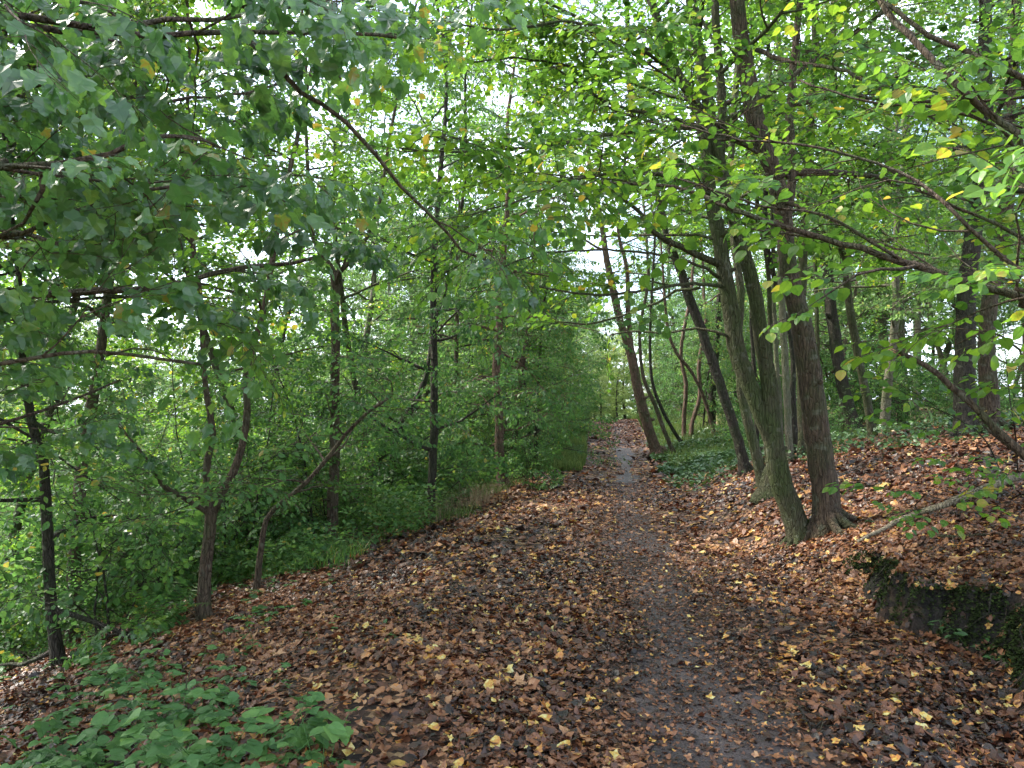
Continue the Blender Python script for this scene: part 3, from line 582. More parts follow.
heroes = [
 # name,label, base, pts, opts
 ('woodland_tree', 'pale green stem by the rotten stump just left of the forked mossy trunk', [((763, 487, 13), [(758, 460, 13), (750, 430, 12), (742, 393, 11), (738, 340, 10), (741, 290, 9), (735, 250, 9), (730, 180, 8), (735, 100, 7), (740, 20, 7)])], 'lime', 'B', BARK, dict(nb=16, z0=3.6)),
 ('slender_tree', 'slim pale grey-green pole seen between the two biggest trunks', [((790, 462, 9), [(788, 420, 8.5), (785, 360, 8), (782, 300, 8), (780, 240, 8), (784, 150, 7), (780, 60, 6)])], 'lime', 'B', BARK_PALE, dict(nb=15, z0=3.2)),
 ('slender_tree', 'dark slim trunk right behind the slim pale pole', [((797, 455, 7), [(793, 400, 7), (791, 340, 6), (768, 250, 6), (766, 170, 5), (770, 80, 5)])], 'lime', 'B', BARK_DARK, dict(nb=14, z0=3.4)),
 ('slender_tree', 'greenish trunk half hidden behind the thick bare brown trunk', [((803, 457, 11), [(802, 400, 11), (800, 330, 11), (803, 265, 10), (806, 200, 9), (812, 100, 8), (815, 20, 8)])], 'lime', 'B', BARK, dict(nb=14, z0=3.4)),
 ('slender_tree', 'thin mossy stem rising between the forks of the mossy trunk', [((778, 458, 6), [(772, 400, 6), (770, 330, 6), (768, 270, 5), (757, 200, 5), (752, 120, 5)])], 'lime', 'B', BARK, dict(nb=8, z0=3.6)),
 ('woodland_tree', 'dark trunk leaning left across ivy between the path and the forked trunk', [((746, 474, 13), [(738, 440, 12), (722, 390, 12), (705, 340, 11), (690, 300, 11), (678, 265, 10), (668, 240, 9), (660, 205, 8), (640, 150, 7), (630, 90, 7)])], 'lime', 'M', BARK_DARK, dict(nb=12, z0=4.8)),
 ('woodland_tree', 'reddish brown trunk leaning left over the far bend of the path', [((659, 457, 15), [(652, 440, 13), (643, 410, 12), (635, 375, 11), (630, 350, 11), (620, 320, 9), (613, 290, 9), (606, 255, 7), (600, 215, 6), (590, 170, 5)]), ((632, 352, 6), [(628, 310, 6), (627, 270, 5), (618, 230, 4), (622, 190, 4)])], 'haw', 'M', BARK_RED, dict(nb=8, z0=5.5, dens=.35)),
 ('slender_tree', 'thin stem rising just right of the reddish leaning trunk', [((676, 458, 6), [(666, 435, 5), (655, 405, 5), (643, 375, 4), (640, 330, 4), (648, 280, 3.5), (645, 220, 3)])], 'haw', 'M', BARK_BROWN, dict(nb=6, z0=4.5, dens=.35)),
 ('slender_tree', 'thin crooked dark stem second from the reddish leaning trunk', [((685, 448, 4.5), [(672, 428, 4), (660, 405, 4), (652, 380, 3.6), (650, 340, 3.5), (652, 290, 3), (655, 230, 3)])], 'haw', 'M', BARK_DARK, dict(nb=6, z0=4.5, dens=.35)),
 ('slender_tree', 'pale crooked stem standing in the ivy with a sharp elbow halfway up', [((716, 440, 5), [(708, 410, 4.5), (700, 388, 4), (690, 370, 4), (676, 352, 4), (668, 330, 3.5), (664, 290, 3)])], 'haw', 'M', BARK_RED, dict(nb=6, z0=4, dens=.4)),
 ('slender_tree', 'pinkish upright stem of the pair behind the ivy patch', [((684, 441, 5), [(684, 415, 5), (686, 385, 5), (681, 350, 4), (690, 300, 4)])], 'haw', 'M', BARK_RED, dict(nb=6, z0=4, dens=.4)),
 ('slender_tree', 'pinkish curved stem of the pair behind the ivy patch', [((690, 441, 5), [(693, 420, 5), (700, 395, 5), (699, 365, 4.5), (706, 320, 4)])], 'haw', 'M', BARK_RED, dict(nb=6, z0=4, dens=.4)),
 ('woodland_tree', 'dark trunk leaning left on the litter bank, first one right of the big trunks', [((856, 437, 17), [(848, 405, 15), (840, 370, 14), (834, 330, 13), (829, 290, 13), (827, 250, 12), (830, 200, 11), (826, 120, 10), (830, 30, 9)])], 'lime', 'B', BARK_DARK, dict(nb=20, z0=3.2, blen=2.6)),
 ('slender_tree', 'slender mossy trunk beside the dark leaning one on the litter bank', [((873, 438, 10), [(867, 400, 10), (858, 355, 9), (850, 310, 9), (845, 270, 8), (838, 225, 7), (830, 150, 7), (835, 60, 6)])], 'lime', 'B', BARK, dict(nb=15, z0=3.2)),
 ('woodland_tree', 'mossy grey trunk, left one of the close pair on the litter bank', [((893, 412, 14), [(888, 385, 13), (883, 345, 13), (880, 300, 12), (884, 255, 11), (890, 180, 10), (885, 80, 9)])], 'lime', 'B', BARK, dict(nb=18, z0=2.9, blen=2.6)),
 ('woodland_tree', 'straight mossy trunk, right one of the close pair on the litter bank', [((904, 427, 13), [(902, 390, 12), (900, 340, 12), (899, 290, 11), (898, 240, 10), (905, 160, 9), (905, 60, 8)])], 'lime', 'B', BARK, dict(nb=18, z0=2.9, blen=2.6)),
 ('woodland_tree', 'big dark trunk rising behind the splintered end of the broken branch', [((966, 436, 25), [(964, 390, 23), (966, 340, 22), (967, 290, 21), (975, 220, 19), (985, 150, 17), (985, 60, 16)])], 'lime', 'B', BARK_DARK, dict(nb=14, z0=3.4, blen=3)),
 ('woodland_tree', 'big brown trunk standing close right of the big dark one', [((990, 432, 22), [(989, 390, 20), (986, 350, 19), (990, 300, 18), (1003, 230, 17), (1010, 150, 15)])], 'lime', 'B', BARK_BROWN, dict(nb=12, z0=3.4, blen=3)),
 ('slender_tree', 'pale thin trunk, left of the two small ones deep between the trunks', [((824, 414, 6), [(823, 380, 6), (824, 330, 5), (822, 250, 5), (824, 150, 5)])], 'lime', 'B', BARK_PALE, dict(nb=8, z0=3.4)),
 ('slender_tree', 'pale thin trunk, right of the two small ones deep between the trunks', [((833, 412, 5), [(832, 380, 5), (829, 330, 5), (826, 250, 4), (834, 150, 4)])], 'lime', 'B', BARK_PALE, dict(nb=8, z0=3.4)),
 ('slender_tree', 'pale pole nearest the forked mossy trunk on its right side', [((783, 459, 6), [(779, 400, 6), (775, 330, 5), (773, 260, 5), (771, 150, 5), (768, 60, 4)])], 'lime', 'B', BARK_PALE, dict(nb=8, z0=3.6)),
 ('slender_tree', 'thin green pole seen just right of the thick bare brown trunk', [((820, 440, 5), [(819, 400, 5), (817, 330, 5), (815, 250, 4), (812, 150, 4)])], 'lime', 'B', BARK, dict(nb=8, z0=3.6)),
 ('slender_tree', 'dark thin pole left of the forked mossy trunk, upright behind it', [((757, 462, 5), [(756, 400, 5), (752, 330, 5), (750, 260, 4), (747, 150, 4)])], 'lime', 'B', BARK_DARK, dict(nb=8, z0=3.8)),
 # left of the path
 ('woodland_tree', 'pale footed trunk with a dark leafy top at the grassy left path edge', [((503, 489, 12), [(500, 460, 11), (499, 430, 10), (498, 400, 9), (496, 370, 9), (499, 330, 8), (500, 300, 7), (505, 240, 6)])], 'willow', 'M', BARK_RED, dict(nb=26, z0=1.0, blen=2.0, dens=1.15, elev=(-.15, .5))),
 ('slender_tree', 'thin brown stem leaning just right of the pale footed trunk', [((507, 478, 7), [(513, 450, 7), (517, 415, 6), (520, 380, 5), (528, 330, 5), (532, 270, 4)])], 'willow', 'M', BARK_BROWN, dict(nb=16, z0=1.6, blen=1.6, elev=(-.15, .5))),
 ('slender_tree', 'thin dark stem in the willow leaves nearest the far left verge', [((535, 468, 5), [(536, 440, 5), (538, 400, 4), (540, 350, 4), (545, 290, 3)])], 'willow', 'M', BARK_DARK, dict(nb=18, z0=.9, blen=2.0, elev=(-.15, .5))),
 ('woodland_tree', 'straight dark trunk left of the pale footed trunk on the grass bank', [((431, 520, 9), [(432, 480, 9), (434, 430, 9), (434, 380, 8), (434, 330, 8), (434, 270, 7), (438, 200, 6)])], 'willow', 'M', BARK_DARK, dict(nb=24, z0=1.0, blen=1.8, dens=1.1, elev=(-.15, .5))),
 ('woodland_tree', 'straight brown trunk forking at its top, standing on the left bank', [((331, 545, 12), [(333, 500, 12), (335, 450, 11), (335, 400, 11), (335, 350, 10), (335, 300, 10), (334, 275, 9), (322, 255, 6), (310, 225, 5)]), ((335, 275, 6), [(350, 262, 5), (368, 235, 4), (380, 200, 4)])], 'haw', 'M', BARK_BROWN, dict(nb=9, z0=3.4, blen=1.6, dens=.6)),
 ('woodland_tree', 'brown trunk splitting into two crooked stems above the fern', [((204, 621, 14), [(205, 580, 13), (208, 545, 13), (211, 515, 13), (207, 490, 8), (207, 460, 8), (213, 435, 8), (210, 410, 7), (205, 380, 6)]), ((211, 518, 9), [(220, 495, 9), (233, 475, 9), (243, 445, 8), (247, 410, 8), (246, 380, 7), (252, 350, 7), (262, 315, 6), (268, 290, 6)])], 'haw', 'M', BARK_BROWN, dict(nb=22, z0=.9, blen=1.5, dens=1.0)),
 ('woodland_tree', 'dark crooked trunk half hidden by hanging leaves, nearest the left picture edge', [((58, 667, 14), [(54, 630, 13), (50, 590, 12), (48, 540, 12), (46, 500, 11), (43, 460, 10), (32, 420, 9), (25, 385, 8), (22, 350, 7)])], 'syc', 'S', BARK_DARK, dict(nb=24, z0=.1, blen=1.6, dens=1.5, elev=(-.3, .4))),
 ('slender_tree', 'grey stem leaning right with its top bent towards the straight brown trunk', [((256, 592, 7), [(260, 560, 7), (266, 520, 6), (285, 500, 6), (305, 483, 5), (325, 462, 5), (345, 435, 4), (368, 412, 4), (392, 395, 3)])], 'haw', 'M', BARK_BROWN, dict(nb=8, z0=1.0, blen=.9, top=0)),
 ('woodland_tree', 'dark trunk leaning right, deep in the bushes behind the straight brown trunk', [((349, 528, 14), [(356, 505, 13), (366, 485, 12), (385, 450, 9), (402, 425, 8), (425, 380, 6)])], 'haw', 'M', BARK_DARK, dict(nb=14, z0=.8, blen=1.6)),
 ('slender_tree', 'thin leaning stem with the arched branch behind the forked fern trunk', [((262, 560, 4), [(262, 530, 4), (252, 480, 4), (235, 470, 3), (215, 472, 3)])], 'haw', 'M', BARK_BROWN, dict(nb=5, z0=.5, blen=.8, top=0)),
 ('woodland_tree', 'pale dead-topped trunk far behind the straight dark trunk', [((410, 470, 7), [(411, 400, 7), (412, 350, 7), (414, 310, 7), (410, 285, 6), (404, 262, 5), (392, 245, 4)])], 'haw', 'M', BARK_PALE, dict(nb=7, z0=4.5, blen=2, dens=.4)),
]
LM = {'B': LEAF_BRIGHT, 'M': LEAF_MID, 'S': LEAF_BLUE}
HERO = {}
for hi, (nm, lab, sts, kind, lm, bk, o) in enumerate(heroes):
    o = dict(o); top = o.pop('top', 9.0)
    base = G(sts[0][0][0], sts[0][0][1]); out = []
    for si, (b, pts) in enumerate(sts):
        out.append(pxstem((b[0], b[1], b[2] * (.84 if b[0] > 560 else .9)), [(q[0], q[1], q[2] * (.84 if b[0] > 560 else .9)) for q in pts], d=None if si == 0 else base[1] + .02, top=top, seed=300 + hi * 3 + si, lean=(-.05 if b[0] > 560 else .05, 0)))
    HERO[lab] = tree(nm, lab, 'tree', out, kind, LM[lm], bk, seed=500 + hi, **o)

# --- trees just outside the frame that reach into it
zl = float(height(-3.6, 1.5)); zr = float(height(5.3, 4.0))
tl = (np.array([[-3.6, 1.5, zl], [-3.55, 1.5, zl + 1], [-3.4, 1.6, zl + 2.2], [-3.3, 1.7, zl + 3.6], [-3.2, 1.6, zl + 6], [-3.3, 1.6, zl + 9]]), np.array([.17, .15, .13, .11, .08, .04]))
def near(q): return q
C1 = [-3.42, 1.6, 2.15]
def pb(start, pts, w0, w1, dn):
    b = pxb(pts, w0, w1, dn); q = np.vstack([np.array(start), b[0]]); return (q, np.concatenate([[b[1][0] * 1.25], b[1]]), dn)
EXL = [
    pb([-3.4, 1.6, 1.7], [(-60, 172, 2.5), (0, 168, 2.4), (60, 165, 2.4), (110, 153, 2.45), (140, 140, 2.5), (185, 137, 2.7), (215, 145, 2.9)], 8, 3, 1.1),
    pb([-3.3, 1.7, 2.6], [(-60, 10, 2.6), (0, 13, 2.6), (60, 24, 2.6), (110, 30, 2.7), (155, 36, 2.8), (215, 33, 2.9), (240, 31, 3.0), (330, 33, 3.2), (420, 38, 3.4)], 9, 3.5, .8),
    pb([-3.3, 1.7, 2.7], [(60, 30, 2.9), (130, 26, 2.9), (165, 20, 2.9), (215, 20, 3), (270, 10, 3.1), (340, -10, 3.2)], 7, 3, 1.1),
    pxb([(236, 30, 3.0), (258, 48, 3.0), (278, 68, 3.02), (300, 92, 3.05), (345, 120, 3.1), (372, 152, 3.2), (400, 187, 3.3), (432, 216, 3.4), (462, 250, 3.5), (490, 262, 3.6)], 6.5, 2.2, .22),
    pb([-3.5, 1.5, 1.2], [(-40, 372, 2.6), (0, 366, 2.6), (60, 352, 2.65), (130, 355, 2.7), (200, 364, 2.8)], 5, 3, .3),
    pb([-3.4, 1.9, 1.8], [(-60, 300, 3.6), (70, 292, 4.0), (130, 290, 4.1), (170, 284, 4.2), (230, 270, 4.3), (290, 262, 4.5), (350, 250, 4.7)], 9, 3, .8),
    pxb([(42, 167, 2.4), (42, 188, 2.42), (34, 205, 2.45), (22, 222, 2.5), (0, 235, 2.6)], 6, 2.5, 1.0),
    pb([-3.4, 1.9, 2.0], [(-40, 240, 3), (60, 215, 3.1), (150, 190, 3.3), (230, 185, 3.6), (300, 200, 3.8)], 5, 2, 1.2),
    pb([-3.4, 1.9, 2.4], [(-40, 90, 3), (60, 85, 3.1), (150, 100, 3.3), (230, 95, 3.6), (300, 80, 4.0)], 5, 2, 1.3),
    pb([-3.5, 1.5, 1.0], [(-60, 440, 3.2), (10, 420, 3.4), (70, 400, 3.6), (120, 380, 3.8)], 4, 2, .9),
]
tree('sycamore_tree', 'sycamore with big lobed leaves whose branches hang in at the upper left', 'tree', [tl], 'syc', LEAF_BLUE, BARK_BROWN, z0=3.3, nb=14, blen=2.4, dens=.9, explicit=[(p_, r_, d_ * 1.3) for p_, r_, d_ in EXL], seed=21, sub=.85)
tr = (np.array([[5.3, 4.0, zr], [5.25, 4.0, zr + 1], [5.35, 4.1, zr + 2.4], [5.2, 4.2, zr + 4], [5.3, 4.2, zr + 6.5], [5.1, 4.2, zr + 9]]), np.array([.14, .13, .12, .10, .07, .03]))
EXR = [
    pb([5.28, 4.0, 1.85], [(1060, 312, 4.4), (1024, 298, 4.4), (960, 280, 4.5), (900, 261, 4.55), (860, 249, 4.6), (800, 232, 4.7), (740, 212, 4.8), (690, 191, 5), (640, 184, 5.1), (600, 182, 5.3)], 10, 2.4, .75),
    pb([5.3, 4.1, 2.3], [(1060, 300, 4.2), (1020, 272, 4.2), (985, 243, 4.2), (955, 214, 4.2), (930, 190, 4.3), (900, 172, 4.4), (850, 156, 4.5), (790, 143, 4.6), (740, 140, 4.7), (680, 125, 4.9)], 5, 2, .8),
    pb([5.3, 4.1, 2.9], [(1060, 160, 4.6), (1020, 136, 4.6), (985, 110, 4.7), (955, 85, 4.7), (930, 58, 4.8), (905, 32, 4.9), (880, 0, 5)], 8, 6, .8),
    pb([5.3, 4.1, 3.2], [(1060, 95, 5), (1024, 78, 5), (985, 60, 5), (930, 35, 5.1), (895, 10, 5.2), (860, -10, 5.3)], 7, 4, .9),
    pb([5.3, 4.2, 2.7], [(1060, 170, 5.2), (1000, 128, 5.2), (940, 108, 5.3), (890, 105, 5.4), (850, 97, 5.5), (800, 80, 5.7)], 4, 2, .9),
    pxb([(905, 262, 4.55), (870, 242, 4.5), (825, 215, 4.5), (760, 205, 4.6), (700, 186, 4.7), (660, 172, 4.9)], 3.6, 1.8, .8),
    pb([5.35, 4.3, 2.0], [(1060, 250, 5.4), (1000, 225, 5.6), (940, 200, 5.8), (880, 165, 6), (830, 150, 6.2)], 4, 2, .8),
    pb([5.3, 4.1, 1.5], [(1070, 400, 4.5), (1020, 350, 4.6), (985, 330, 4.6), (955, 345, 4.7)], 3, 1.5, .4),
]
tree('lime_tree', 'tree with round bright leaves whose long thin branches reach in from the right side', 'tree', [tr], 'limebig', LEAF_BRIGHT, BARK_BROWN, z0=3.6, nb=14, blen=2.6, dens=.85, explicit=EXR, seed=22)
zc = float(height(-6.3, 5.2)); ts = (np.array([[-6.3, 5.2, zc], [-6.2, 5.2, zc + 1.5], [-6.0, 5.4, zc + 3], [-5.8, 5.3, zc + 5], [-5.9, 5.4, zc + 8]]), np.array([.14, .12, .10, .08, .03]))
tree('sycamore_tree', 'second tree with lobed leaves set back behind the hanging branches at the upper left', 'tree', [ts], 'syc', LEAF_BLUE, BARK_DARK, z0=2.6, nb=34, blen=3.6, dens=1.0, seed=24, sub=.85, azlim=(-1.2, 1.5), elev=(-.1, .4))
# overhead canopy between: a tree left of the path whose crown arches over it
zo = float(height(-1.6, -1.2))

# --- woodland behind and beside: five kinds of tree copied around
def template(nm, lab, seed, H, r0, kind, lm, bk, z0, nb, blen, dens, sc=1.0, nst=1, lean=.1, grp=None, elev=(-.1, .5)):
    r = np.random.default_rng(seed); sts = []
    for s in range(nst):
        q = grow(r, (r.normal(0, .06) * s, r.normal(0, .06) * s, 0), (r.normal(0, lean), r.normal(0, lean), 1), H * (1 - .12 * s), 9, .07, .01)
        sts.append((q, np.linspace(r0 * (1 - .15 * s), max(r0 * .12, .006), len(q))))
    return tree(nm, lab, 'tree' if H > 4 else ('sapling' if nst == 1 else 'bush'), sts, kind, lm, bk, group=grp, z0=z0, nb=nb, blen=blen, dens=dens, spray=sc, seed=seed, onemesh=True, elev=elev, side_sides=7)
GB = 'trees standing further back in the wood'
TPL = [template('background_tree', 'slim leafy tree standing further back in the wood', 700 + i, [11, 13, 10, 12][i], [.13, .17, .11, .14][i], 'far', LEAF_FAR, [BARK, BARK_DARK, BARK_BROWN, BARK_PALE][i], [2.6, 4.0, 1.5, 3.2][i], [20, 22, 20, 20][i], 3.0, .62, grp=GB) for i in range(4)]
GC = 'arching trees on the left slope with bright crowns'
TPC = [template('arching_tree', 'slender arching tree with a bright green crown on the left slope', 780 + i, [9.5, 8.5, 10][i], .075, ['lime', 'haw', 'lime'][i], [LEAF_BRIGHT, LEAF_MID, LEAF_BRIGHT][i], [BARK_BROWN, BARK_DARK, BARK][i], [3.4, 2.6, 3.8][i], 26, 2.7, 1.0, grp=GC, elev=(-.1, .6)) for i in range(3)]
GV = 'leafy trees hanging over the far part of the path'
TPV = [template('verge_tree', 'small leafy tree hanging over the far part of the path', 790 + i, [6.5, 7.5][i], .05, ['willow', 'haw'][i], LEAF_MID, [BARK_BROWN, BARK_DARK][i], .6, 40, 2.2, .95, grp=GV, elev=(-.25, .5)) for i in range(2)]
GL = 'tall trees along the far side of the valley'
TPL2 = [template('valley_tree', 'wide leafy tree down in the valley beyond the left bank', 720 + i, [9, 11, 8][i], .18, 'far', [LEAF_FAR, LEAF_MEADOW, LEAF_FAR][i], BARK_DARK, 1.2, 26, 3.3, .6, sc=1.25, grp=GL) for i in range(3)]
r = np.random.default_rng(99)
def ok(x, y, pts, dmin): return all((x - a) ** 2 + (y - b) ** 2 > dmin ** 2 for a, b in pts)
used = []; cnt = [0] * 7
def put(k, tpls, x, y, sc):
    t = tpls[k]; z = float(height(x, y)) - .1
    if not t.get('placed'):
        t['placed'] = 1; t.location = (x, y, z); t.rotation_euler = (0, 0, r.uniform(0, 6.28)); t.scale = (sc,) * 3
        return t
    return copy_thing(t, (x, y, z), r.uniform(0, 6.28), sc)
n = 0
while n < 40:       # right hand wood
    y = r.uniform(11, 48); x = pathx(y) + r.uniform(3.0 + max(0, (22 - y) * .12), 30)
    if x / y > 1.05 or not ok(x, y, used, 2.1): continue
    if y < 15 and x / y < .62: continue
    used.append((x, y)); put(int(r.integers(0, 4)), TPL, x, y, r.uniform(.75, 1.1)); n += 1
n = 0
while n < 34:       # far end and left of the far path
    y = r.uniform(24, 60); x = pathx(y) - r.uniform(2.8, 14)
    if y > 44: x = pathx(y) + r.uniform(-12, 10)
    if abs(x - (y * .131)) < 1.0 and y < 60: continue
    if not ok(x, y, used, 2.3): continue
    used.append((x, y)); put(int(r.integers(0, 4)), TPL, x, y, r.uniform(.6, .95)); n += 1
n = 0
while n < 26:       # valley on the left
    y = r.uniform(20, 66); x = pathx(y) - r.uniform(9 + max(0, 30 - y) * .6, 54)
    if x / y < -1.1 or not ok(x, y, used, 3.2): continue
    if y > 26 and r.random() < .35: continue
    used.append((x, y)); put(int(r.integers(0, 3)), TPL2, x, y, r.uniform(.8, 1.25)); n += 1
for x, y, s in [(2.6, 52, .62), (5.2, 55, .7), (8.2, 50, .6), (-.5, 56, .75), (11, 56, .8), (3.8, 62, .95), (7, 66, .9), (0, 66, 1)]:
    put(int(r.integers(0, 3)), TPL2, x + 2, y, s)
for u_, y, s in [(4, 25, .42), (6.5, 27, .5), (3.6, 31, .4), (5.5, 35, .5), (9, 31, .6), (3.2, 38, .4), (8, 39, .6), (12, 36, .7), (-4, 30, .45), (-3.6, 36, .42), (-6, 33, .55), (-3, 42, .45), (4, 43, .5), (-8, 27, .55)]:
    put(int(r.choice([0, 2])), TPL2, float(pathx(y)) + u_, y, s)
for u_, y, s in [(1.9, 42, .3), (-1.6, 43, .32), (0.5, 47, .38), (2.9, 46, .45), (-2.6, 46.5, .45), (-.6, 50, .55), (1.6, 51, .6), (-1.7, 38, .25), (2.1, 37, .25)]:
    put(1, TPL2, 6.1 + u_, y, s)
for x, y, k_ in [(-4.8, 8.3, 0), (-3.9, 11.6, 2), (-2.6, 14.6, 2), (-6.6, 9.6, 2), (-5.8, 6.0, 1), (-8.6, 13.5, 2), (-1.8, 18.2, 0), (-5.4, 7.2, 2), (-3.9, 4.7, 0)]:
    put(k_, TPC, x, y, r.uniform(.9, 1.05))
for u_, y, s, k_ in [(-2.9, 16.8, .85, 0), (-2.5, 20, .85, 1), (-2.3, 23.5, .8, 0), (-2.4, 27, .8, 1), (-2.3, 31, .8, 0), (2.7, 25, .7, 1), (2.5, 29.5, .75, 0), (2.4, 34, .7, 1), (-2.2, 35.5, .8, 1), (4.3, 21.5, .6, 0)]:
    put(k_, TPV, float(pathx(y)) + u_, y, s)
for x, y, s in [(-3.6, 16.5, .8), (-2.9, 20.5, .8), (-1.6, 23.5, .75), (-6.5, 19.5, .8), (-1.0, 27.5, .8)]:
    put(int(r.integers(0, 4)), TPL, x, y, s)
for t in TPL + TPL2 + TPC + TPV:
    if 'placed' in t: del t['placed']

# --- shrubs on the left slope, in the understorey and along the far path
GS = 'leafy bushes on the slope and under the trees'
BUSH = [template('leafy_bush', 'loose leafy bush growing on the slope and under the trees', 740 + i, [1.9, 1.5, 2.3, 1.3][i], .018, ['haw', 'lime', 'willow', 'haw'][i], LEAF_MID, BARK_DARK, .15, [24, 20, 26, 18][i], .75, 1.0, nst=[4, 4, 5, 5][i], lean=.35, grp=GS, sc=1.0, elev=(-.1, .7)) for i in range(4)]
GP = 'thin saplings growing among the bushes'
SAP = [template('thin_sapling', 'thin upright sapling growing among the bushes', 760 + i, [3.0, 3.8][i], .018, ['haw', 'lime'][i], [LEAF_MID, LEAF_BRIGHT][i], BARK_DARK, .5, 22, .9, 1.0, nst=1, lean=.12, grp=GP, elev=(-.1, .5)) for i in range(2)]
usedb = []
n = 0
while n < 56:
    y = r.uniform(6.3, 24); x = pathx(y) - r.uniform(3.0 if y > 11.5 else 5.2, 10)
    if x / y < -.95 or not ok(x, y, usedb, .85): continue
    usedb.append((x, y)); put(int(r.integers(0, 4)), BUSH, x, y, r.uniform(.6, 1.15)); n += 1
n = 0
while n < 26:
    y = r.uniform(14, 40); sd = -1 if r.random() < .6 else 1; x = pathx(y) + sd * r.uniform(1.5 if sd < 0 else 2.6, 5)
    if y < 17 and sd > 0: continue
    if not ok(x, y, usedb, .8): continue
    usedb.append((x, y)); put(int(r.integers(0, 4)), BUSH, x, y, r.uniform(.5, .9)); n += 1
n = 0
while n < 26:
    y = r.uniform(17, 36); x = pathx(y) + r.uniform(4, 16)
    if not ok(x, y, usedb, 1.2): continue
    usedb.append((x, y)); put(int(r.integers(0, 4)), BUSH, x, y, r.uniform(.6, 1.1)); n += 1
n = 0
while n < 34:
    y = r.uniform(7, 24); x = pathx(y) - r.uniform(3.2 if y > 10 else 5, 12)
    if x / y < -.9 or not ok(x, y, usedb, .5): continue
    usedb.append((x, y)); put(int(r.integers(0, 2)), SAP, x, y, r.uniform(.6, 1.1)); n += 1
for t in BUSH + SAP:
    if 'placed' in t: del t['placed']

MOSS = leaf_mat('moss', [(0, (.008, .009, .005)), (.5, (.022, .034, .010)), (1, (.07, .10, .025))], 1.0, .1, .9, .1)
# ------------------------------------------------------------------ low plants
def leaflet_plant(nm, lab, seed, nst, H, leafsize, shape, lm, tri=True, nleaf=4, grp=None):
    r = np.random.default_rng(seed); root = empty(nm); tag(root, lab, 'plant', grp); W = Acc(); C = Acc(); lv, ll, ls = leaf_poly(shape, r)
    for s in range(nst):
        a = r.uniform(0, 6.28); q = grow(r, (r.normal(0, .05), r.normal(0, .05), -.03), (math.cos(a) * .9, math.sin(a) * .9, r.uniform(.6, 1.6)), H * r.uniform(.6, 1.2), 6, .12, -.10)
        tube(W, q, np.linspace(.0028, .0012, 7), 4, 0, caps=False)
        for k in range(nleaf):
            i = 6 - int(k * 5 / nleaf); p = q[i]; base = r.uniform(0, 6.28); val = .5 + r.normal(0, .15)
            sz = leafsize * r.uniform(.7, 1.25) * (1 if k == 0 else .85)
            pd = np.array([math.cos(base), math.sin(base), r.uniform(.1, .5)]); e = p + pd * sz * (.3 if k == 0 else .9)
            tube(W, np.array([p, e]), .001, 3, 0, caps=False)
            for da in ([0, 1.35, -1.35] if tri else [0]):
                d = np.array([math.cos(base + da), math.sin(base + da), r.uniform(-.25, .15)])
                M = frame(d, np.array([0, 0, 1.]) + r.normal(0, .28, 3)); s2 = sz * (1.1 if da == 0 else .9)
                C.add((M @ (lv * s2).T).T + e + d * .004, ll, ls, 0, val + r.normal(0, .05))
    W.build('stem', [lm], root); C.build('leaves', [lm], root)
    return root
LEAF_NETTLE = leaf_mat('nettle_leaves', [(0, (.035, .09, .03)), (.5, (.08, .19, .055)), (.9, (.16, .30, .08)), (1, (.3, .3, .1))], 1.6, .4, .5, .4)
GBR = 'bramble plants in the bottom left corner'
BR = [leaflet_plant('bramble_plant', 'low bramble plant with three-part green leaves in the bottom left corner', 800 + i, 9 + i, .34, .085, 'round' if i % 2 else 'ovate2', LEAF_HERB, True, 4, GBR) if False else
      leaflet_plant('bramble_plant', 'low bramble plant with three-part green leaves in the bottom left corner', 800 + i, 9 + i, [.32, .26, .40, .34][i], .076, ['round', 'ovate', 'round', 'lobed'][i], [LEAF_NETTLE, LEAF_HERB, LEAF_NETTLE, LEAF_HERB][i], i != 3, 4, GBR) for i in range(4)]
BRD = [leaflet_plant('herb_plant', 'small dark green seedling plant poking through the fallen leaves', 820 + i, 5, .16, .055, ['round', 'ovate'][i], LEAF_IVY, i == 0, 3, 'seedling plants in the fallen leaves') for i in range(2)]
spots = []
for py in (675, 682, 690, 699, 709, 719, 730, 742, 755, 770, 788):
    for px in range(-40, 345, 38):
        spots.append((px + r.uniform(-16, 16) + (20 if py % 4 else 0), py + r.uniform(-6, 6)))
for px, py in spots:
    if px > 262 + (py - 690) * .5 or (px > 200 and py < 695) or (px < 0 and py > 700 and r.random() < .5) or (px < 60 and 690 < py < 740 and r.random() < .6): continue
    if r.random() < .04: continue
    g = G(px, py); z = put(int(r.integers(0, 4)), BR, g[0], g[1], r.uniform(.5, 1.15))
for px, py, s in [(262, 598, 1.6), (270, 612, 1.5), (268, 626, 1.2), (266, 655, 1.2), (330, 640, 1.3), (345, 632, 1.0), (386, 603, .9), (388, 638, 1.5), (372, 642, 1.4), (300, 600, 1.2), (320, 585, 1.3), (352, 572, 1), (283, 580, 1.6), (244, 600, 1.5), (150, 655, 1.2), (95, 668, 1.2), (420, 555, 1.0), (980, 640, 1.0), (965, 620, .9), (893, 515, 1), (812, 500, 1), (1012, 655, 1), (940, 560, .8), (735, 650, .5)]:
    g = G(px, py); put(int(r.integers(0, 2)), BRD, g[0], g[1], s)
    if px < 400: put(int(r.integers(0, 2)), BRD, g[0] + .12, g[1] + .25, s * .8)
GD = 'leafy green plants up the edge of the left slope'
BRS = [leaflet_plant('slope_plant', 'leafy green plant growing through the litter near the left slope edge', 830 + i, 7, .34, .07, ['ovate', 'round'][i], LEAF_HERB, True, 4, GD) for i in range(2)]
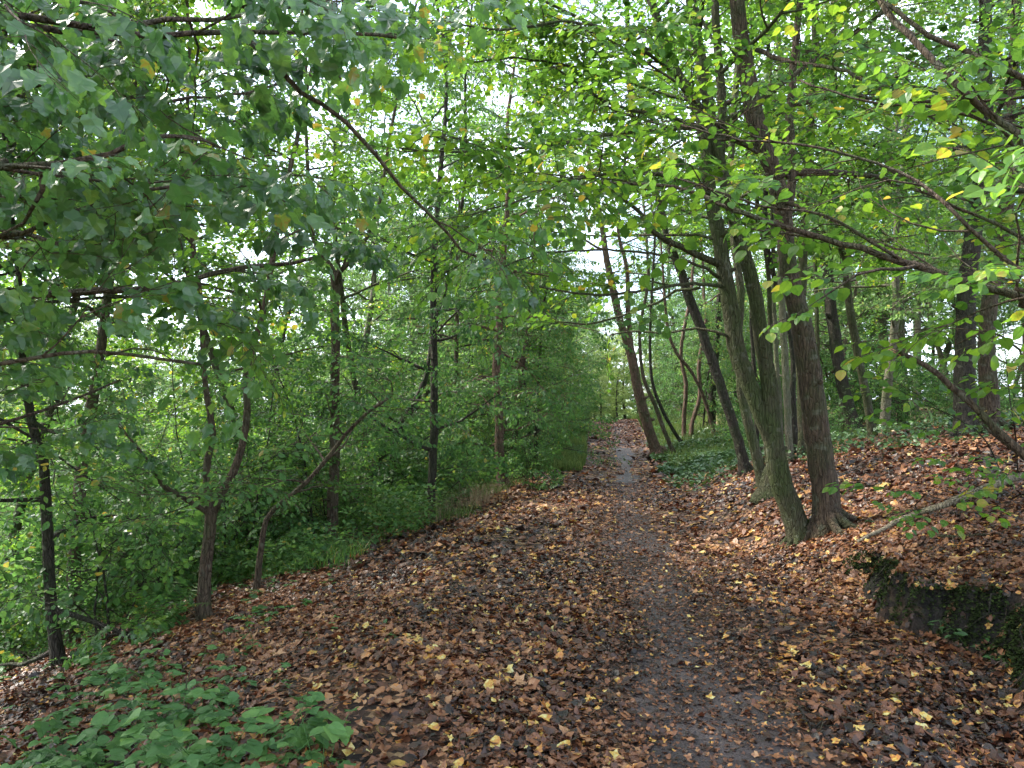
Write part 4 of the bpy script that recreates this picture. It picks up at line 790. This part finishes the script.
for px, py, s in [(262, 600, 1), (275, 618, 1), (255, 630, .8), (268, 650, .9), (330, 630, .7), (300, 575, 1), (285, 588, 1), (340, 570, .8), (318, 590, .8), (372, 552, .8), (388, 640, .5), (250, 585, 1), (175, 640, .7), (110, 660, .8), (20, 668, .9), (365, 600, .5)]:
    g = G(px, py); put(int(r.integers(0, 2)), BRS, g[0], g[1], s)
for t in BRS: t.pop('placed', None) if hasattr(t, 'pop') else None
for t in BR + BRD:
    if 'placed' in t: del t['placed']

def fern(px, py, sc, lab):
    r = np.random.default_rng(int(px)); g = G(px, py); root = empty('fern', g.tolist()); tag(root, lab, 'fern')
    for k in range(8):
        a = k * 2 * math.pi / 8 + r.normal(0, .2); C = Acc(); q = grow(r, (0, 0, 0), (math.cos(a) * .55, math.sin(a) * .55, 1.1), .95 * sc * r.uniform(.8, 1.1), 16, .03, -.075)
        tube(C, q, np.linspace(.004, .001, 17), 4, 0, .3, caps=False)
        for i in range(3, 17):
            for sd in (-1, 1):
                d = q[i] - q[i - 1]; d /= np.linalg.norm(d); h = np.cross(d, [0, 0, 1.]); h /= np.linalg.norm(h); pl = .17 * sc * math.sin(math.pi * min(1, (17.5 - i) / 15)) ** .8 + .01
                dd = h * sd + d * .35 + np.array([0, 0, -.15])
                M = frame(dd, np.cross(h * 1.0, d) + r.normal(0, .08, 3)); M = M if M[2, 2] > 0 else M
                for o2 in (0,):
                    v = np.array([[0, -.04, 0], [.3, -.055, .01], [.7, -.035, -.01], [1, 0, -.05], [.7, .035, -.01], [.3, .055, .01], [0, .04, 0]]) * pl
                    C.add((M @ v.T).T + q[i] + d * o2, range(7), [7], 0, .6 + r.normal(0, .1))
        C.build('frond', [LEAF_FERN], root)
LEAF_FERN = leaf_mat('fern_green', [(0, (.04, .11, .025)), (.6, (.08, .19, .035)), (1, (.13, .25, .05))], 1.6)
fern(165, 630, .62, 'bright green fern growing left of the brown forked trunk')
fern(146, 640, .45, 'smaller fern tucked against the left side of the bright green fern')

# stuff: grass verge, ivy carpet, dry stalks, moss tufts
def blades(name, lab, cat, pts, hgt, m, wid=.006, sd=5, lean=.5, nseg=3):
    r = np.random.default_rng(sd); n = len(pts); a = r.uniform(0, 6.28, n); h = hgt * r.uniform(.5, 1.3, n); ln = r.uniform(.1, lean, n) * h
    dirv = np.stack([np.cos(a), np.sin(a), np.zeros(n)], 1); sidev = np.stack([-np.sin(a), np.cos(a), np.zeros(n)], 1); V = []
    for i in range(nseg + 1):
        t = i / nseg; c = pts + dirv * (ln * t * t)[:, None] + np.array([0, 0, 1.]) * (h * (t - .25 * t * t * lean))[:, None]; w = wid * (1 - t * .85) * r.uniform(.7, 1.3)
        V += [c - sidev * w, c + sidev * w]
    V = np.stack(V, 1); k = 2 * (nseg + 1); q = np.array([[2 * i, 2 * i + 1, 2 * i + 3, 2 * i + 2] for i in range(nseg)])
    loops = (q.ravel()[None] + (np.arange(n) * k)[:, None]).ravel(); val = np.repeat(np.clip(r.normal(.5, .22, n), .02, .98), nseg)
    A = Acc(); A.add(V.reshape(-1, 3), loops, np.full(n * nseg, 4), 0, val); return tag(A.build(name, [m]), lab, cat, kind='stuff')
r = np.random.default_rng(41)
n = 34000; y = r.uniform(11.5, 40, n); u = -2.25 - np.abs(r.normal(0, .8, n)) - .5 * ss((12 - y) / 3) + .75 * ss((y - 15) / 6) + .25 * np.sin(y * 1.3); x = pathx(y) + u; k = r.random(n) < (wob(x * 1.9, y * 1.6) > .5) * .9 + .08; x, y = x[k], y[k]
blades('grass_verge', 'green grass and weeds along the left edge of the path', 'grass', np.stack([x, y, height(x, y)], 1), .16, LEAF_VERGE, .005, 42, .9)
n = 40000; y = r.uniform(18, 44, n); u = 1.1 + np.abs(r.normal(0, 1.2, n)); x = pathx(y) + u * np.where(r.random(n) < .5, 1, -1.0)
blades('far_grass', 'long green grass on both sides of the far end of the path', 'grass', np.stack([x, y, height(x, y)], 1), .3, LEAF_VERGE, .010, 43)
n = 420; gc = [G(480, 506), G(470, 508), G(490, 500), G(446, 516), G(425, 525)]; c = r.integers(0, 5, n); pts = np.array(gc)[c] + r.normal(0, .20, (n, 3)) * np.array([1, 1.2, 0]); pts[:, 2] = height(pts[:, 0], pts[:, 1])
blades('dry_grass', 'dry straw coloured grass stalks at the foot of the pale footed trunk', 'grass', pts, .5, STRAW, .003, 44, 1.0)
n = 30000; y = r.uniform(9, 30, n); u = -3.4 - np.abs(r.normal(0, 2.6, n)); x = pathx(y) + u; k = r.random(n) < (wob(x * 1.5, y * 1.5) > .5) * .9 + .1; x, y = x[k], y[k]
blades('slope_weeds', 'tangled weeds and grass covering the left slope', 'weeds', np.stack([x, y, height(x, y)], 1), .30, LEAF_MID, .007, 45, 1.1)

r = np.random.default_rng(47); n = 60000; y = r.uniform(8, 48, n); x = pathx(y) - 7.5 - np.abs(r.normal(0, 13, n)); k = x / y > -1.1; x, y = x[k], y[k]
blades('meadow_grass', 'tall pale meadow grass and weeds on the open ground below the left slope', 'grass', np.stack([x, y, height(x, y)], 1), .75, LEAF_MEADOW, .016, 48, .9)
def leafmass(name, lab, cat, x, y, hh, size, m, sd, shape='round'):
    r = np.random.default_rng(sd); lv, ll, ls = leaf_poly(shape, r); n = len(x); a = r.uniform(0, 6.28, n)
    up = np.stack([np.zeros(n), np.zeros(n), np.ones(n)], 1) + r.normal(0, .45, (n, 3)); up /= np.linalg.norm(up, axis=1)[:, None]
    t = np.stack([np.cos(a), np.sin(a), np.zeros(n)], 1); xx = t - up * (t * up).sum(1)[:, None]; xx /= np.linalg.norm(xx, axis=1)[:, None]
    M = np.stack([xx, np.cross(up, xx), up], 2) * (size * r.uniform(.6, 1.3, n))[:, None, None]
    A = Acc(); inst(A, dict(v=lv, l=ll, s=ls, m=np.zeros(len(ls), int), a=np.full(len(ls), .5)), M, np.stack([x, y, height(x, y) + hh], 1), r.normal(0, .2, n))
    return tag(A.build(name, [m]), lab, cat, kind='stuff')
n = 26000; g = G(690, 462); x = g[0] + r.normal(0, 1.5, n); y = g[1] + r.normal(0, 2.6, n); u = x - pathx(y); k = (u > .95 + .25 * np.sin(y * 2)) & (y > 13.3 + .5 * np.sin(x * 3)); x, y, u = x[k], y[k], u[k]
h_ = r.uniform(0, 1, len(x)) * (.12 + .16 * wob(x * 2, y * 2))
leafmass('ivy_carpet', 'blue-green ivy and bramble carpet right of the far path', 'ivy', x, y, h_, .075, LEAF_IVY, 51)
n = 9000; x = r.uniform(4.5, 11, n); y = r.uniform(10.5, 17, n); k = wob(x * 1.5, y * 1.5) > .55; x, y = x[k], y[k]
leafmass('ground_cover', 'low green plants in patches on the right bank under the trees', 'ground cover', x, y, r.uniform(0, .22, len(x)), .06, LEAF_IVY, 52)
n = 60000; y = r.uniform(9, 34, n); u = -2.9 + .7 * ss((y - 15) / 6) - np.abs(r.normal(0, 2.0, n)) - .7 * ss((11.5 - y) / 3); x = pathx(y) + u; k = r.random(n) < (wob(x * 1.2 + 3, y * 1.1) > .42) * .95 + .05; x, y = x[k], y[k]; n = len(x)
leafmass('nettle_bank', 'nettles and herbs massed on the left bank beyond the grass edge', 'undergrowth', x, y, r.uniform(0, 1, n) ** 1.3 * (.25 + .5 * wob(x, y)), .075, LEAF_HERB, 53, 'ovate')
# moss tufts on the cut bank at the right
n = 4500; y = r.uniform(2.2, 6.6, n); x = pathx(y) + 1.72 + .13 * np.sin(y * 1.7) + .07 * np.sin(y * 4.1 + 1) + r.uniform(-.02, .2, n)
blades('bank_moss', 'dark green moss tufts on the cut earth bank at the right', 'moss', np.stack([x, y, height(x, y)], 1), .035, MOSS, .003, 46, 1.4, 2)
n = 26000; y = r.uniform(2.2, 6.9, n); x = pathx(y) + 1.70 + .13 * np.sin(y * 1.7) + .07 * np.sin(y * 4.1 + 1) + r.uniform(-.06, .2, n); k = (wob(x * 4, y * 4) > .38) & (np.abs(height(x + .04, y) - height(x - .04, y)) / .08 > .8); x, y = x[k], y[k]
leafmass('bank_moss', 'clumps of dark moss and earth crumbs on the cut bank at the right', 'moss', x, y, r.uniform(0, .05, len(x)) * (.4 + 1.2 * wob(x * 9, y * 9)),   .018, MOSS, 55)

PALEWOOD = bark_mat('barkless_wood', (.16, .13, .09), (.36, .31, .22), (.20, .19, .11), .2)
# ------------------------------------------------------------------ dead wood
def stick(nm, lab, cat, pts, rad, bk, twigs=0, sd=1, grp=None):
    pts = np.array(pts, float); org = pts[0].copy(); q, rr = resample(pts - org, rad, .08); rg = np.random.default_rng(sd); q[1:-1] += rg.normal(0, .004, (len(q) - 2, 3))
    A = Acc(); tube(A, q, rr, 9, 0, .5, .06, sd)
    root = empty(nm, org.tolist()); tag(root, lab, cat, grp)
    A.build('branch', [bk], root)
    for t in range(twigs):
        i = int(len(q) * rg.uniform(.25, .9)); d = (q[i] - q[i - 1]) / np.linalg.norm(q[i] - q[i - 1]); d = rotm((0, 0, 1), rg.choice([-.8, .8])) @ d + rg.normal(0, .3, 3)
        B = Acc(); tq = grow(rg, q[i], d, rg.uniform(.15, .5), 5, .15); tube(B, tq, np.linspace(rr[i] * .5, .002, 6), 5, 0); B.build('twig', [bk], root)
    return root
g0 = G(858, 546); g1 = G(905, 524); 
p2, p3, p4, p5 = [G(*q) + [0, 0, h_] for q, h_ in [((945, 518), .12), ((985, 508), .17), ((1026, 498), .20), ((1085, 490), .16)]]; print('log', g0, g1, p2, p3, p4, p5, 'branch foot', G(1085, 520))
stick('fallen_log', 'thin barkless log lying along the top of the cut bank at the right edge', 'log', [g0 + [0, 0, .03], g1 + [0, 0, .05], p2, p3, p4, p5], [.016, .024, .030, .034, .036, .038], PALEWOOD, 2, 61)
bb = [P(1075, 505, 4.6), P(1024, 455, 4.6), P(1000, 432, 4.6), P(975, 408, 4.65), P(950, 385, 4.7), P(925, 365, 4.7), (P(896, 351, 4.8))]
gnd = G(1085, 520); 
br = stick('broken_branch', 'broken mossy branch with a splintered orange end slanting up at the right', 'branch', [gnd] + bb, [.035, .032, .028, .024, .021, .018, .015, .013], BARK_BROWN, 5, 62)
SPL, nt, N, L = mat('fresh_wood'); pp = N('ShaderNodeBsdfPrincipled'); pp.inputs['Base Color'].default_value = (.42, .22, .11, 1); pp.inputs['Roughness'].default_value = .8; oo = N('ShaderNodeOutputMaterial'); L(pp.outputs[0], oo.inputs[0])
A = Acc(); e = bb[-1] - np.array(br.location); dv = bb[-1] - bb[-2]; dv /= np.linalg.norm(dv)
for k in range(6):
    o_ = rng.normal(0, .005, 3); tube(A, np.array([e + o_ - dv * .04, e + o_ + dv * rng.uniform(.0, .05)]), [.006, .001], 5, 0)
A.build('splintered_end', [SPL], br)
for k in range(9):
    y_ = 2.8 + k * .42 + rng.uniform(-.1, .1); x_ = float(pathx(y_)) + 1.86 + .13 * math.sin(y_ * 1.7) + .07 * math.sin(y_ * 4.1 + 1); z_ = float(height(x_ + .12, y_)) - .03
    p0 = np.array([x_ + .05, y_, z_]); q = [p0 + [.1, 0, -.03], p0 + [-.06, .02, .0], p0 + [-.14, rng.normal(0, .05), -.10], p0 + [-.17, rng.normal(0, .08), -.22], p0 + [-.2, rng.normal(0, .10), -.33]]
    ROOTS = globals().setdefault('ROOTS', []); ROOTS.append(q)
for k, q in enumerate(ROOTS):
    t_ = stick('hanging_root', 'thin dark root hanging out of the cut earth bank at the right', 'root', q, [.007, .006, .005, .003, .0015], BARK_DARK, 0, 80 + k, 'roots hanging from the cut bank')
# leafy shoot around it
def shoot(nm, lab, pts, dn, sd, kind='limebig', lm=None, w=2.5):
    q = np.array(pts, float); org = q[0].copy(); rg = np.random.default_rng(sd); q, rr = resample(q - org, np.linspace(.006, .002, len(q)), .08)
    root = empty(nm, org.tolist()); tag(root, lab, 'shoot'); W = Acc(); tube(W, q, rr, 5, 0, caps=False); sp = Sprays(); foliate(rg, W, sp, q, rr, dn, .2, .45, .8, bright=.1)
    W.build('stem', [BARK_DARK], root); C = Acc(); sp.flush(C, kind, rg); C.build('leaves', [lm or LEAF_BRIGHT, BARK_DARK], root)
shoot('leafy_shoot', 'leafy shoot with round green leaves under the broken branch', [G(1000, 470) + [0, 0, 0], P(985, 440, 5.2), P(960, 420, 5.1), P(925, 405, 5.0), P(900, 402, 5.0)], .35, 71)
shoot('leafy_shoot', 'leafy shoot standing up at the right edge above the log', [G(1018, 480), P(1016, 440, 5), P(1010, 400, 5), P(1005, 350, 5), P(1000, 300, 5.1)], .5, 72)
shoot('leafy_shoot', 'small yellowing shoot growing out beside the log', [G(925, 520), P(915, 505, 5.2), P(925, 495, 5.1), P(945, 500, 5.0)], .5, 73)
stick('fallen_stick', 'crooked stick lying in the litter behind the bramble patch', 'stick', [G(246, 672) + [0, 0, .02], G(275, 662) + [0, 0, .03], G(300, 655) + [0, 0, .02]], [.012, .010, .007], BARK_BROWN, 1, 63)
stick('fallen_stick', 'thin dark twig lying at the path edge near the bottom of the picture', 'stick', [G(790, 700) + [0, 0, .02], G(808, 726) + [0, 0, .025], G(812, 735) + [0, 0, .02], G(830, 715) + [0, 0, .02]], [.006, .005, .005, .003], BARK_DARK, 1, 64)
stick('fallen_stick', 'short dead branch on the litter bank above the earth cut', 'stick', [G(935, 540) + [0, 0, .02], G(965, 541) + [0, 0, .04], G(990, 538) + [0, 0, .02]], [.012, .011, .008], BARK_BROWN, 1, 65)
stick('dead_stalk', 'pale dry stalk sticking up out of the brambles', 'stalk', [G(181, 745), P(184, 700, 4.2), P(187, 680, 4.2), P(192, 665, 4.2)], [.004, .003, .003, .002], BARK_PALE, 0, 66)
n = 1500; y = np.sqrt(r.uniform(2.2 ** 2, 12 ** 2, n)); x = y * r.uniform(-.8, .8, n); an = r.uniform(0, 3.14, n); ln = r.uniform(.03, .16, n); A = Acc()
for i in range(n):
    t = np.linspace(-1, 1, 4); xx = x[i] + np.cos(an[i] + t * .25) * t * ln[i]; yy = y[i] + np.sin(an[i] + t * .25) * t * ln[i]; tube(A, np.stack([xx, yy, height(xx, yy) + .02 + r.uniform(0, .02)], 1), r.uniform(.0015, .004), 4, 0)
tag(A.build('twig_litter', [BARK_BROWN]), 'small broken twigs scattered through the fallen leaves', 'twigs', kind='stuff')
# rotten stump under the pale stem
g = G(768, 497); A = Acc(); hh = np.linspace(-.1, .42, 9); tube(A, np.stack([.03 * np.sin(hh * 5), 0 * hh, hh], 1), [.24, .22, .19, .16, .14, .13, .12, .10, .06], 14, 0, .5, .13, 3)
st = A.build('rotten_stump', [BARK]); st.location = g.tolist(); tag(st, 'low mossy rotten stump at the foot of the forked trunk', 'stump')

# ================================================================== LIGHT AND CAMERA
SUN_EL, SUN_AZ = math.radians(48), math.radians(292)      # azimuth clockwise from +Y
w = bpy.data.worlds.new('World'); SC.world = w; w.use_nodes = True; nt = w.node_tree; nt.nodes.clear(); N = nt.nodes.new; L = nt.links.new
sky = N('ShaderNodeTexSky'); sky.sky_type = 'NISHITA'; sky.sun_disc = False; sky.sun_elevation = SUN_EL; sky.sun_rotation = SUN_AZ; sky.dust_density = 2.0; sky.air_density = 1.0
tc = N('ShaderNodeTexCoord'); mp = N('ShaderNodeMapping'); mp.inputs['Scale'].default_value = (1, 1, 2.2); L(tc.outputs['Generated'], mp.inputs[0])
cn = N('ShaderNodeTexNoise'); cn.inputs['Scale'].default_value = 2.6; cn.inputs['Detail'].default_value = 7; L(mp.outputs[0], cn.inputs[0])
cr = N('ShaderNodeMapRange'); cr.inputs[1].default_value = .42; cr.inputs[2].default_value = .62; cr.inputs[3].default_value = .08; L(cn.outputs[0], cr.inputs[0])
mx = N('ShaderNodeMix'); mx.data_type = 'RGBA'; mx.inputs['B'].default_value = (6.4, 7.2, 8.3, 1); L(cr.outputs[0], mx.inputs['Factor']); L(sky.outputs[0], mx.inputs['A'])
bg = N('ShaderNodeBackground'); bg.inputs[1].default_value = .12; L(mx.outputs['Result'], bg.inputs[0]); wo = N('ShaderNodeOutputWorld'); L(bg.outputs[0], wo.inputs[0])
ld = bpy.data.lights.new('sun', 'SUN'); ld.energy = 4.3; ld.angle = math.radians(12); ld.color = (1, .95, .86); lo = bpy.data.objects.new('sun', ld); COL.objects.link(lo)
sd = Vector((math.sin(SUN_AZ) * math.cos(SUN_EL), math.cos(SUN_AZ) * math.cos(SUN_EL), math.sin(SUN_EL))); lo.rotation_euler = sd.to_track_quat('Z', 'Y').to_euler(); lo.location = (0, 0, 30)

cd = bpy.data.cameras.new('camera'); cam = bpy.data.objects.new('camera', cd); COL.objects.link(cam); SC.camera = cam
cd.sensor_width = 36; cd.lens = F / 1024 * 36; cd.clip_start = .05; cd.clip_end = 500
cam.location = CAM.tolist(); cam.rotation_euler = (math.pi / 2 + PITCH, 0, 0)
SC.view_settings.view_transform = 'Standard'; SC.view_settings.look = 'None'; SC.view_settings.gamma = 1; SC.view_settings.exposure = 2.15
SC.render.engine = 'CYCLES'; c = SC.cycles
c.max_bounces = 7; c.diffuse_bounces = 4; c.glossy_bounces = 2; c.transmission_bounces = 5; c.transparent_max_bounces = 4
c.use_adaptive_sampling = True; c.adaptive_threshold = .015; c.sample_clamp_indirect = 6; c.caustics_reflective = False; c.caustics_refractive = False
c.use_denoising = True; c.denoiser = 'OPENIMAGEDENOISE'
